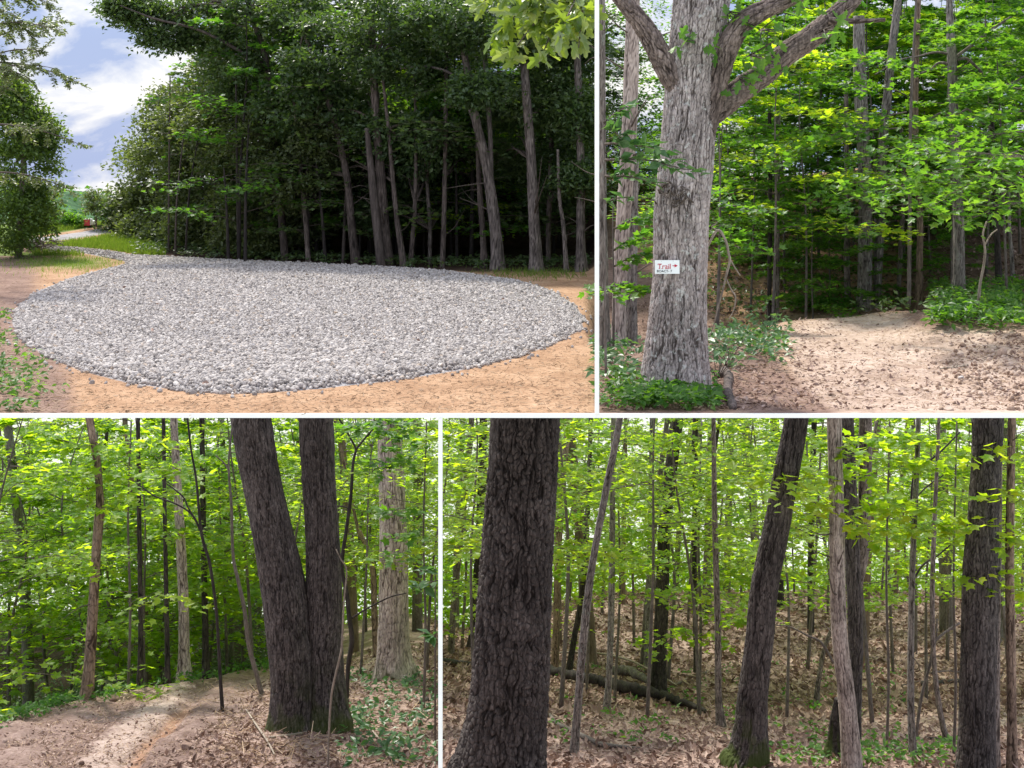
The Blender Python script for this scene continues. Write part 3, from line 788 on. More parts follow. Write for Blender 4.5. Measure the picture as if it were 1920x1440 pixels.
mid = [
 ('black_tree', 'near black tree behind the fallen log, in the gap right of the thick furrowed tree', [(1233, 1305, 34), (1236, 1250, 27), (1240, 1150, 25), (1246, 1000, 23), (1258, 880, 23), (1270, 780, 22)], BARK_BLACK, dict(cw=.04, ch=.18, depth=.012, flare=.2)),
 ('slim_tree', 'slim leaning grey tree rising from the leaves right of the thick furrowed tree', [(1076, 1416, 17), (1083, 1330, 15), (1092, 1220, 15), (1100, 1140, 15), (1112, 1050, 13), (1138, 910, 13), (1162, 785, 12)], BARK_GREY, dict(cw=.03, ch=.1, depth=.003)),
 ('slim_tree', 'slim grey tree just right of the slim leaning one', [(1137, 1338, 15), (1142, 1270, 12), (1146, 1150, 12), (1148, 1000, 11), (1150, 800, 9)], BARK_GREY, dict(cw=.03, ch=.1, depth=.003)),
 ('mossy_tree', 'greenish grey trunk close by the right side of the thick furrowed tree', [(1040, 1262, 15), (1043, 1180, 13), (1046, 1050, 12), (1054, 920, 13), (1064, 800, 11)], BARK_BROWN, dict(cw=.03, ch=.1, depth=.004)),
 ('dark_leaning_tree', 'dark thin tree leaning right just beyond the slim grey ones', [(1066, 1268, 13), (1076, 1200, 11), (1090, 1120, 10), (1100, 1000, 9), (1106, 850, 8)], BARK_BLACK, dict(cw=.03, ch=.1, depth=.003)),
 ('slim_tree', 'slim brown tree between the near black tree and the dark leaning tree', [(1352, 1362, 18), (1347, 1300, 13), (1346, 1180, 12), (1343, 1080, 11), (1340, 960, 10), (1338, 800, 8)], BARK_SMALL, dict(cw=.03, ch=.1, depth=.004)),
 ('slim_tree', 'thin grey trunk just left of the near black tree', [(1213, 1262, 11), (1214, 1180, 10), (1218, 1060, 10), (1222, 800, 8)], BARK_GREY, dict(cw=.03, ch=.1, depth=.003)),
 ('forked_sapling', 'dark sapling forking high up into a wide V', [(1305, 1262, 9), (1304, 1180, 9), (1302, 1050, 9), (1303, 950, 10)], BARK_BLACK, dict(cw=.03, ch=.1, depth=.002)),
 ('slim_tree', 'slim grey tree between the twin trunked tree and the right edge tree', [(1712, 1424, 15), (1708, 1330, 13), (1708, 1200, 12), (1711, 1060, 11), (1718, 900, 10), (1722, 785, 9)], BARK_GREY, dict(cw=.025, ch=.1, depth=.003)),
 ('slim_tree', 'thin curved tree just left of the dark furrowed tree at the right edge', [(1776, 1400, 11), (1762, 1330, 10), (1751, 1240, 9), (1748, 1120, 9), (1752, 980, 8), (1760, 800, 6)], BARK_SMALL, dict(cw=.025, ch=.1, depth=.002)),
 ('slim_tree', 'thin dark leaning tree just left of the pale brown slim tree', [(1530, 1325, 12), (1534, 1280, 9), (1545, 1220, 8), (1562, 1170, 7), (1582, 1100, 6)], BARK_SMALL, dict(cw=.025, ch=.1, depth=.002)),
 ('slim_tree', 'brown trunk at the far right edge beyond the dark furrowed tree', [(1898, 1446, 20), (1897, 1330, 17), (1895, 1200, 17), (1893, 1050, 16), (1895, 900, 15), (1897, 790, 14)], BARK_BROWN, dict(cw=.03, ch=.12, depth=.004)),
 ('slim_tree', 'pale trunk half hidden just right of the dark furrowed tree', [(1868, 1440, 15), (1868, 1300, 13), (1869, 1150, 13), (1872, 1000, 12), (1874, 800, 11)], BARK_PALE, dict(cw=.03, ch=.12, depth=.003)),
 ('slim_tree', 'leaning brown tree between the left edge and the thick furrowed tree', [(845, 1230, 12), (852, 1120, 12), (866, 980, 12), (878, 860, 11), (884, 790, 10)], BARK_SMALL, dict(cw=.03, ch=.12, depth=.003)),
 ('dark_tree', 'dark trunk behind the left side of the thick furrowed tree', [(888, 1214, 22), (893, 1130, 18), (900, 1000, 17), (905, 850, 15)], BARK_BLACK, dict(cw=.03, ch=.12, depth=.004, flare=.3)),
 ('pale_tree', 'thick pale tree with wide root flare on the slope beyond the forked dark tree', [(741, 1268, 74), (739, 1235, 62), (738, 1180, 57), (738, 1100, 54), (737, 1000, 51), (734, 900, 47), (729, 785, 42)], BARK_PALE, dict(cw=.045, ch=.20, depth=.012, flare=.20, flare_h=.30, nth=150, moss=.5)),
 ('brown_tree', 'smooth reddish brown tree with a knob, on the outer edge of the path', [(163, 1308, 26), (166, 1270, 22), (172, 1180, 20), (179, 1060, 17), (185, 980, 18), (187, 930, 14), (180, 850, 14), (168, 785, 14)], BARK_BROWN, dict(cw=.06, ch=.2, depth=.003, flare=.1)),
 ('grey_tree', 'broad grey brown tree at the top of the path with thin stems around it', [(346, 1268, 24), (345, 1220, 20), (344, 1130, 19), (338, 1000, 17), (332, 900, 15), (326, 785, 13)], BARK_PALE, dict(cw=.05, ch=.2, depth=.010, flare=.25)),
 ('dark_tree', 'dark trunk right of the broad grey brown tree at the top of the path', [(386, 1248, 13), (385, 1180, 12), (383, 1080, 11), (380, 900, 10)], BARK_BLACK, dict(cw=.05, ch=.2, depth=.006)),
 ('dark_tree', 'dark narrow trunk left of the broad grey brown tree at the top of the path', [(314, 1262, 10), (313, 1180, 9), (311, 1080, 8), (308, 900, 7)], BARK_BLACK, dict(cw=.05, ch=.2, depth=.004)),
 ('dark_tree', 'dark paired trunk midway between the reddish brown tree and the broad grey one', [(263, 1275, 12), (264, 1200, 10), (263, 1100, 9), (260, 900, 8)], BARK_BLACK, dict(cw=.05, ch=.2, depth=.004)),
 ('slim_tree', 'slim grey trunk left of the thick pale root flared tree', [(706, 1230, 13), (702, 1150, 12), (698, 1060, 11), (676, 1000, 8), (664, 960, 6)], BARK_BROWN, dict(cw=.05, ch=.2, depth=.004)),
]
for k, (nm, lab, seq, mt, kw) in enumerate(mid):
    yk = {163: 19.9, 346: 22.6, 386: 24.2, 314: 22.4, 263: 21.4}.get(seq[0][0])
    if yk: kw = dict(kw, Y=yk)
    kw = dict(dict(nth=64, seed=60 + k, flare=.15, flare_h=.15), **kw)
    r_, Y_ = low_tree(nm, lab, seq, mt, **kw)
    if nm == 'forked_sapling':
        for sq in ([(1302, 950, 9), (1303, 900, 7), (1300, 840, 7), (1302, 785, 6)], [(1304, 952, 8), (1320, 915, 7), (1337, 860, 6), (1350, 785, 6)]):
            p_, q_ = pix_line(sq, Y_)
            m_ = MB(); m_.tube(catmull(p_, 14), np.interp(np.linspace(0, 1, 14), np.linspace(0, 1, len(q_)), q_), 8); m_.build('limb', BARK_BLACK, r_)
    if nm == 'brown_tree':
        p_, q_ = pix_line([(186, 940, 12), (192, 960, 13), (198, 966, 11)], Y_)
        m_ = MB(); m_.tube(p_, q_, 10); m_.build('knob', BARK_BROWN, r_)

# thin dark saplings with bare branching stems (tubes)
def sapling(label, stems, Y=None, mat=None, base=None, name='bare_sapling', group=None, ground=hit_low):
    b = stems[0][0]
    Y = Y or ground(b[0], b[1])[1]
    root = thing(name, P(b[0], b[1], Y), label, 'sapling', group)
    for k, sq in enumerate(stems):
        sq = [(*q, 5) if len(q) == 2 else q for q in sq]
        pts, rad = pix_line(sq, Y)
        if k == 0: pts[0, 2] -= .06
        m_ = MB(); n_ = 6 * len(sq)
        m_.tube(catmull(pts, n_), np.interp(np.linspace(0, 1, n_), np.linspace(0, 1, len(rad)), rad), 7)
        m_.build('stem' if k == 0 else 'branch', mat or BARK_SMALL, root)
    return root
sapling('thin dark sapling with two bare branches reaching left over the path', [[(418, 1335, 8), (412, 1250, 7), (406, 1150, 6), (394, 1060, 6), (378, 1000, 6), (368, 900, 5), (358, 840, 4), (350, 770, 4)],
    [(378, 1000, 4), (360, 965, 4), (330, 945, 3), (290, 930, 3), (255, 905, 2)], [(366, 975, 4), (352, 950, 3), (342, 930, 3), (310, 905, 2)]], mat=BARK_BLACK)
sapling('thin curved grey sapling leaning left at the right side of the path', [[(494, 1303, 10), (480, 1260, 9), (467, 1210, 9), (458, 1140, 8), (447, 1090, 7), (437, 1040, 6), (434, 950, 6), (429, 880, 5), (431, 840, 4), (437, 785, 3)],
    [(430, 882, 4), (420, 868, 3), (405, 855, 2)]], mat=BARK_SMALL)
sapling('dark crooked sapling close against the right trunk of the forked dark tree', [[(650, 1318, 8), (653, 1250, 8), (660, 1200, 10), (655, 1160, 9), (650, 1110, 8), (641, 1060, 8), (650, 990, 7), (658, 930, 7), (662, 870, 6), (668, 842, 5)],
    [(668, 842, 4), (690, 815, 4), (708, 796, 3)], [(668, 842, 4), (652, 812, 4), (636, 785, 3)], [(656, 955, 3), (645, 950, 3), (632, 948, 2)], [(658, 1160, 4), (690, 1140, 3), (730, 1120, 3), (762, 1112, 2)]], mat=BARK_BLACK)
sapling('pale thin whip arching up in front of the forked dark tree', [[(615, 1438, 4), (617, 1370, 4), (622, 1300, 4), (634, 1245, 4), (641, 1210, 4), (645, 1130, 4), (650, 1070, 3), (640, 1050, 3), (630, 1030, 2)]], mat=DEADWOOD, name='bare_whip')
sapling('slender crooked sapling left of the dark furrowed right edge tree', [[(1715, 1395, 6), (1727, 1310, 6), (1745, 1240, 6), (1752, 1205, 6), (1780, 1180, 5), (1800, 1168, 4)], [(1748, 1230, 4), (1755, 1200, 3), (1757, 1160, 3)], [(1745, 1262, 3), (1775, 1258, 2), (1800, 1260, 2)]])
sapling('thin sapling bent between the leaning dark tree and the pale brown slim tree', [[(1563, 1232, 5), (1540, 1205, 5), (1515, 1192, 4), (1480, 1175, 3), (1455, 1172, 2)]], Y=14.2, name='bare_branch')
sapling('dark bare sapling with forked top right of the twin trunked tree', [[(1707, 1120, 5), (1712, 1020, 8), (1709, 960, 7), (1712, 900, 6), (1722, 880, 5), (1760, 850, 4), (1800, 810, 3)], [(1711, 1090, 4), (1730, 1060, 4), (1760, 1040, 3), (1790, 1015, 2)], [(1712, 940, 3), (1735, 915, 3), (1770, 890, 2)]], Y=17.5, mat=BARK_BLACK)

# fallen wood on the leaves
def fallen(name, label, seq, mat, cat, sides=10, lift=.0, jag=.0, parent=None, hf=hit_low, group=None):
    pts = []; rad = []
    for (x, y, w) in seq:
        h = hf(x, y); r = w / 2 / F * h[1]
        pts.append(h + [0, 0, r * .55 + lift]); rad.append(r)
    n = 10 * len(seq)
    c = catmull(np.column_stack([pts, rad]), n)
    rng = np.random.default_rng(len(label))
    m_ = MB(); m_.tube(c[:, :3] + rng.normal(0, jag, (n, 3)), c[:, 3] * (1 + rng.normal(0, .06, n)), sides)
    o = m_.build(name, mat, None)
    return tag(o, label, cat, group)
fallen('fallen_log', 'long dark rotting log lying across the leafy slope behind the slim grey trees', [(1024, 1268, 16), (1080, 1283, 17), (1130, 1294, 20), (1185, 1308, 22), (1235, 1318, 18), (1290, 1334, 12), (1325, 1345, 6)], BARK_BLACK, 'log', 12, .09, jag=.01)
fallen('fallen_log', 'short thick mossy log piece lying on top of the long rotting log', [(1140, 1285, 14), (1180, 1290, 18), (1216, 1306, 10)], BARK_SMALL, 'log', 12, .22, .008)
fallen('fallen_log', 'dark log lying left of the thick furrowed tree', [(826, 1242, 12), (855, 1247, 13), (888, 1250, 11)], BARK_BLACK, 'log', 12)
fallen('fallen_log', 'pale fallen pole far up the slope at the left of the leafy slope', [(835, 1172, 4), (860, 1178, 5), (886, 1184, 4)], DEADWOOD, 'log', 8)
fallen('fallen_log', 'dark log behind the slim trees left of the right edge tree', [(1690, 1288, 5), (1735, 1286, 12), (1775, 1283, 11), (1815, 1279, 9)], BARK_BLACK, 'log', 12)
fallen('fallen_log', 'leaning thin pole on the slope right of the near black tree', [(1262, 1287, 6), (1300, 1272, 6), (1336, 1257, 4)], BARK_SMALL, 'log', 8)
fallen('fallen_branch', 'dark crooked branch on the leaves by the foot of the slim leaning grey tree', [(1030, 1344, 6), (1045, 1362, 8), (1062, 1370, 8), (1090, 1385, 10), (1130, 1402, 9), (1165, 1406, 8), (1200, 1408, 4)], BARK_SMALL, 'branch', 9, .02)
fallen('fallen_branch', 'thin pale branch slung between the slim grey trees above the rotting log', [(1026, 1238, 3), (1080, 1236, 4), (1130, 1240, 4), (1180, 1252, 4), (1230, 1276, 3), (1270, 1300, 2)], DEADWOOD, 'branch', 7, .12)
fallen('fallen_branch', 'dark stick on the leaves below the log left of the right edge tree', [(1735, 1386, 4), (1765, 1390, 6), (1800, 1396, 3)], BARK_BLACK, 'branch', 8, .01)
fallen('fallen_branch', 'curved pale branch on the ground right of the forked dark tree', [(655, 1357, 4), (690, 1372, 4), (708, 1388, 4), (715, 1405, 4), (735, 1428, 4), (748, 1437, 3)], DEADWOOD, 'branch', 7, .03)
fallen('fallen_branch', 'straight pale stick leaning at the front of the forked dark tree', [(505, 1388, 5), (560, 1381, 5), (600, 1372, 5)], DEADWOOD, 'branch', 7, .02)
fallen('fallen_branch', 'long thin grey stick lying left of the forked dark tree', [(462, 1335, 3), (478, 1360, 4), (500, 1392, 4), (515, 1420, 3)], DEADWOOD, 'branch', 7, .02)
fallen('fallen_branch', 'dark rotting limb on the ground at the right edge of the pale tree slope', [(785, 1322, 8), (805, 1314, 13), (820, 1308, 12)], BARK_BLACK, 'branch', 9, .0)
fallen('fallen_branch', 'thin pale branch at the bottom right corner of the forked tree view', [(750, 1420, 3), (775, 1408, 4), (800, 1407, 4), (822, 1410, 3)], DEADWOOD, 'branch', 7, .02)

# ================================================================== LOWER WOOD: understory
protos = [understory(100 + k, 6.0 + .6 * (k % 3), [.125, .10, .11, .13, .085, .095][k], [15, 17, 14, 15, 19, 18][k], LIME, BARK_SMALL, 'slender understory maple with layered lime green leaves', nper=[105, 130, 120, 100, 170, 150][k], r=.030 + .006 * (k % 2),
    spread=[.40, .34, .46, .42, .36, .44][k], lo=[.36, .30, .44, .25, .40, .32][k], tmpl=T_MAPLE if k < 4 else T_OVATE, width=[.45, .38, .5, .45, .4, .35][k], lean=[.04, .12, .06, .16, .08, .1][k]) for k in range(6)]
SP = Spread(protos)
rng = np.random.default_rng(5)
LAB_L = 'slender lime green understory maple in the woods beyond the forked dark tree and the path'
LAB_R = 'slender lime green understory maple on the leafy slope of the thick furrowed tree'
spots = []
for k in range(48):
    Y = 16.5 + 22 * ((k + rng.random()) / 48) ** 1.0
    spots.append((840 + 1110 * ((k * .618034 + .1) % 1.0), Y, 'R'))
for k in range(52):
    pq = -40 + 850 * ((k * .618034 + .37) % 1.0)
    Y = (23.5 if pq < 540 else 21) + 15 * ((k + rng.random()) / 52)
    if 690 < pq < 790: Y += 3
    spots.append((pq, Y, 'L'))
for k in range(9): spots.append((1975 + 42 * k, 17 + (k * 7 % 13), 'R')); spots.append((-70 - 40 * k, 20 + (k * 5 % 13), 'L'))
for px, Y, side in spots:
    x = (px - 960) / F * Y
    g = float(lower_h(np.array([x]), np.array([Y]))[0])
    room = CZ - 479 / F * Y + rng.uniform(.5, 1.5) - g
    sc = min(rng.uniform(.9, 1.25), room / 6.6)
    if side == 'L': SP.plant((x, Y, g), rng.uniform(0, 6.28), sc, LAB_L, 'understory maples beyond the path', None, [1, 3, 5, 0, 3][SP.k % 5] if px < 560 else None)
    else: SP.plant((x, Y, g), rng.uniform(0, 6.28), sc, LAB_R, 'understory maples on the leafy slope')

# receding trunks far up the slope
rng = np.random.default_rng(33)
for k in range(34):
    right = k < 22
    px = 850 + 1080 * ((k * .618034 + .44) % 1.0) if right else 20 + 800 * ((k * .618034 + .12) % 1.0)
    Y = rng.uniform(25, 38)
    b = np.array([(px - 960) / F * Y, Y, 0]); b[2] = lower_h(b[:1], b[1:2])[0]
    h = rng.uniform(6.0, 8.0); dx = rng.normal(0, .35, 2)
    root = thing('distant_trunk_tree', b, 'slender grey trunk receding far up the leafy slope' if right else 'slender grey trunk far back in the wood beyond the path', 'tree', 'distant trunks on the leafy slope' if right else 'distant trunks beyond the path')
    r_ = rng.uniform(.05, .13)
    m_ = MB(); m_.tube(catmull(np.array([b - [0, 0, .2], b + [dx[0] * .3, 0, h * .4], b + [dx[0], dx[1], h]]), 20), r_ * np.linspace(1.1, .6, 20) * (1 + rng.normal(0, .03, 20)), 9)
    m_.build('trunk', [BARK_SMALL, BARK_GREY, BARK_BLACK, BARK_BROWN][k % 4], root)
    lv, tw = Leaves(), MB()
    for j in range(5):
        spray(rng, lv, tw, b + [dx[0] * .7, dx[1] * .7, h * (.5 + .1 * j)], rng.uniform(0, 6.28), 1.2, .2, .2, 50, .13, r0=.012)
    tw.build('branches', TWIG, root); lv.build('crown', LIME, T_OVATE, root)

# ================================================================== UPPER LEFT: the gravel loop
def ico(sub):
    t = (1 + 5 ** .5) / 2
    v = [(-1, t, 0), (1, t, 0), (-1, -t, 0), (1, -t, 0), (0, -1, t), (0, 1, t), (0, -1, -t), (0, 1, -t), (t, 0, -1), (t, 0, 1), (-t, 0, -1), (-t, 0, 1)]
    f = [(0, 11, 5), (0, 5, 1), (0, 1, 7), (0, 7, 10), (0, 10, 11), (1, 5, 9), (5, 11, 4), (11, 10, 2), (10, 7, 6), (7, 1, 8), (3, 9, 4), (3, 4, 2), (3, 2, 6), (3, 6, 8), (3, 8, 9), (4, 9, 5), (2, 4, 11), (6, 2, 10), (8, 6, 7), (9, 8, 1)]
    v = [np.array(p, float) / np.linalg.norm(p) for p in v]
    for _ in range(sub):
        cache = {}; nf = []
        def midp(a, b):
            k = (min(a, b), max(a, b))
            if k not in cache:
                m = v[a] + v[b]; v.append(m / np.linalg.norm(m)); cache[k] = len(v) - 1
            return cache[k]
        for a, b, c in f:
            ab_, bc, ca = midp(a, b), midp(b, c), midp(c, a)
            nf += [(a, ab_, ca), (b, bc, ab_), (c, ca, bc), (ab_, bc, ca)]
        f = nf
    return np.array(v), np.array(f)

def stones(rng, xy, z, size, sub, nvar=10):
    V0, F0 = ico(sub)
    var = []
    for k in range(nvar):
        r = np.ones(len(V0))
        for _ in range(7):                                  # chip flat facets off a ball
            nrm = unit(rng.normal(0, 1, 3)); d = rng.uniform(.55, .85)
            r = np.minimum(r, d / np.maximum(V0 @ nrm, 1e-3)) if True else r
        r = np.clip(r, .4, 1)
        var.append(V0 * r[:, None] * [1, rng.uniform(.7, .95), rng.uniform(.6, .85)])
    var = np.array(var)
    n = len(xy)
    q = rng.normal(0, 1, (n, 4)); q /= np.linalg.norm(q, axis=1)[:, None]
    w, x, y, zz = q.T
    Rm = np.stack([1 - 2 * (y * y + zz * zz), 2 * (x * y - w * zz), 2 * (x * zz + w * y), 2 * (x * y + w * zz), 1 - 2 * (x * x + zz * zz), 2 * (y * zz - w * x),
                   2 * (x * zz - w * y), 2 * (y * zz + w * x), 1 - 2 * (x * x + y * y)], -1).reshape(n, 3, 3)
    pick = rng.integers(0, nvar, n)
    V = np.einsum('nij,nkj->nki', Rm, var[pick]) * size[:, None, None]
    V = V + np.column_stack([xy, z])[:, None, :]
    Fc = (F0[None] + (np.arange(n) * len(V0))[:, None, None]).reshape(-1, 3)
    return V.reshape(-1, 3), Fc

def island_mat(name, stops, rough=.85, nscale=None, spec=.25):
    m, n, l, b = new_mat(name)
    g = n.new('ShaderNodeNewGeometry')
    r = ramp(n, stops)
    l.new(g.outputs['Random Per Island'], r.inputs[0])
    out = r.outputs[0]
    if nscale:
        t = n.new('ShaderNodeTexCoord'); f = noise(n, l, nscale, 5, .7, t.outputs['Object'])
        mr = n.new('ShaderNodeMapRange'); mr.inputs['From Min'].default_value = .3; mr.inputs['From Max'].default_value = .7
        mr.inputs['To Min'].default_value = .75; mr.inputs['To Max'].default_value = 1.2
        l.new(f.outputs['Fac'], mr.inputs['Value'])
        mx = n.new('ShaderNodeMix'); mx.data_type = 'RGBA'; mx.blend_type = 'MULTIPLY'; mx.inputs['Factor'].default_value = 1
        l.new(out, mx.inputs['A']); l.new(mr.outputs[0], mx.inputs['B']); out = mx.outputs['Result']
    l.new(out, b.inputs['Base Color'])
    b.inputs['Roughness'].default_value = rough; b.inputs['Specular IOR Level'].default_value = spec
    return m
STONE = island_mat('limestone_chip', [(0, (.20, .18, .165)), (.3, (.35, .315, .29)), (.7, (.44, .405, .375)), (.93, (.54, .50, .465)), (1, (.36, .28, .21))], .9, 90)

rng = np.random.default_rng(77)
def pad_points(y0, y1, sp):
    gx, gy = np.meshgrid(np.arange(-4.2, 1.0, sp), np.arange(y0, y1, sp))
    x = gx.ravel() + rng.uniform(-.55, .55, gx.size) * sp; y = gy.ravel() + rng.uniform(-.55, .55, gx.size) * sp
    sd = poly_sd(GRAVEL, x, y) + .02 * (vnoise(x * 9, y * 9, 8) - .5) * 2
    k = (sd > 0) & (np.abs(x / y) < .40)
    return np.stack([x[k], y[k]], -1), sd[k]
VS = []; FS = []; n0 = 0
for y0, y1, sp, sub, sz in ((4.4, 5.8, .0114, 1, .0077), (5.8, 7.6, .0124, 0, .0084), (7.6, 12.5, .0155, 0, .0096)):
    xy, sd = pad_points(y0, y1, sp)
    z = upper_h(xy[:, 0], xy[:, 1]) + rng.uniform(-.002, .003, len(xy)) * smooth(0, .05, sd) + .004
    V, Fc = stones(rng, xy, z, sz * rng.lognormal(0, .28, len(xy)), sub)
    VS.append(V); FS.append(Fc + n0); n0 += len(V)
# strays kicked off the edge
k = 260
i = rng.integers(0, len(GRAVEL), k); tpar = rng.random(k)[:, None]
pt = GRAVEL[i] * (1 - tpar) + GRAVEL[(i + 1) % len(GRAVEL)] * tpar
ctr = np.array([-1.0, 6.0]); out_ = unit(pt - ctr)
pt = pt + out_ * np.abs(rng.normal(0, .05, k))[:, None]
kk = (pt[:, 1] < 9) & (pt[:, 1] > 4.45); pt = pt[kk]
V, Fc = stones(rng, pt, upper_h(pt[:, 0], pt[:, 1]) + .003, .009 * rng.lognormal(0, .3, len(pt)), 1)
VS.append(V); FS.append(Fc + n0)
gv = mesh_obj('gravel', np.vstack(VS), [np.vstack(FS)], STONE)
tag(gv, 'pale grey crushed stone spread in a rounded loop on bare earth', 'gravel', None, 'stuff')

# a few blown leaves on the stones
lp, _ = pad_points(4.7, 9.5, .55)
ll = Leaves(); ll.add(np.column_stack([lp, upper_h(lp[:, 0], lp[:, 1]) + .012]), rng.normal(0, 1, (len(lp), 3)) * [1, 1, .15], np.array([0, -.2, 1.]) + rng.normal(0, .4, (len(lp), 3)), rng.uniform(.015, .04, len(lp)))
tag(ll.build('blown_leaves', LITTERLEAF, T_OVATE), 'few brown leaves blown onto the pale gravel', 'leaf litter', None, 'stuff')
# ---- forest edge
def clump_crown(rng, lv, tw, root_pt, blobs, leaf, nclump, per, cr, tilt=.75, r0=.012):
    """blobs: (centre, radii). Leaf clumps through the outer part of each blob, joined to root_pt by bent limbs"""
    for c, r in blobs:
        c = np.asarray(c, float); r = np.asarray(r, float)
        for _ in range(nclump):
            d = unit(rng.normal(0, 1, 3)); f = rng.uniform(.25, 1.0) ** .45
            q = c + d * r * f
            n = int(per * rng.uniform(.5, 1.4))
            p = q + rng.normal(0, 1, (n, 3)) * cr * [1.15, 1.15, .6]
            p[:, 2] -= .25 * np.abs(p[:, 0] - q[0])
            lv.add(p, d * [1, 1, .4] + rng.normal(0, .7, (n, 3)), np.array([0, -.1, .9]) + rng.normal(0, tilt, (n, 3)), leaf * rng.uniform(.6, 1.2, n))
        m = max(3, nclump // 7)
        for _ in range(m):
            d = unit(rng.normal(0, 1, 3)); q = c + d * r * .8
            mid_ = (root_pt + q) / 2 + [0, 0, .12 * np.linalg.norm(q - root_pt)]
            tw.tube(catmull(np.array([root_pt, mid_, q]), 9), np.linspace(r0, r0 * .15, 9), 5)

def blob(px, py, rx, ry, Y, ry_depth=None):
    k = Y / F
    return (P(px, py, Y), np.array([rx * k, (ry_depth or min(rx, ry)) * k, ry * k]))

def edge_tree(label, seq, blobs, barkm, leafm, seed, leaf=.042, nclump=16, per=60, cr=.055, name='forest_edge_tree', Y=None, group=None, nth=40, tmpl=T_OVATE, r0=.012, extra=(), tilt=.75, sink=.05):
    rng = np.random.default_rng(seed)
    Y = Y or hit_up(seq[0][0], seq[0][1])[1]
    root = thing(name, P(seq[0][0], seq[0][1], Y), label, 'tree', group)
    pts, rad = pix_line(seq, Y, sink)
    bark_trunk('trunk', pts, rad, barkm, root, cw=.012, ch=.05, depth=.004, nth=nth, rows=90, flare=.14, flare_h=.07, seed=seed, sl0=sink)
    dead_twigs(root, pts, rad, seed, 8, .15, .8, 7)
    for e in extra:
        p_, q_ = pix_line(e, Y)
        m_ = MB(); n_ = 8 * len(e); m_.tube(catmull(p_, n_), np.interp(np.linspace(0, 1, n_), np.linspace(0, 1, len(q_)), q_), 8); m_.build('limb', barkm, root)
    if blobs:
        lv, tw = Leaves(), MB()
        for b in blobs:
            i = min(range(len(pts)), key=lambda j: np.linalg.norm(pts[j] - b[0]))
            i = max(i, len(pts) // 2)
            clump_crown(rng, lv, tw, pts[i], [b], leaf, nclump, per, cr, tilt, r0)
        tw.build('branches', TWIG, root)
        lv.build('crown', leafm, tmpl, root)
    return root

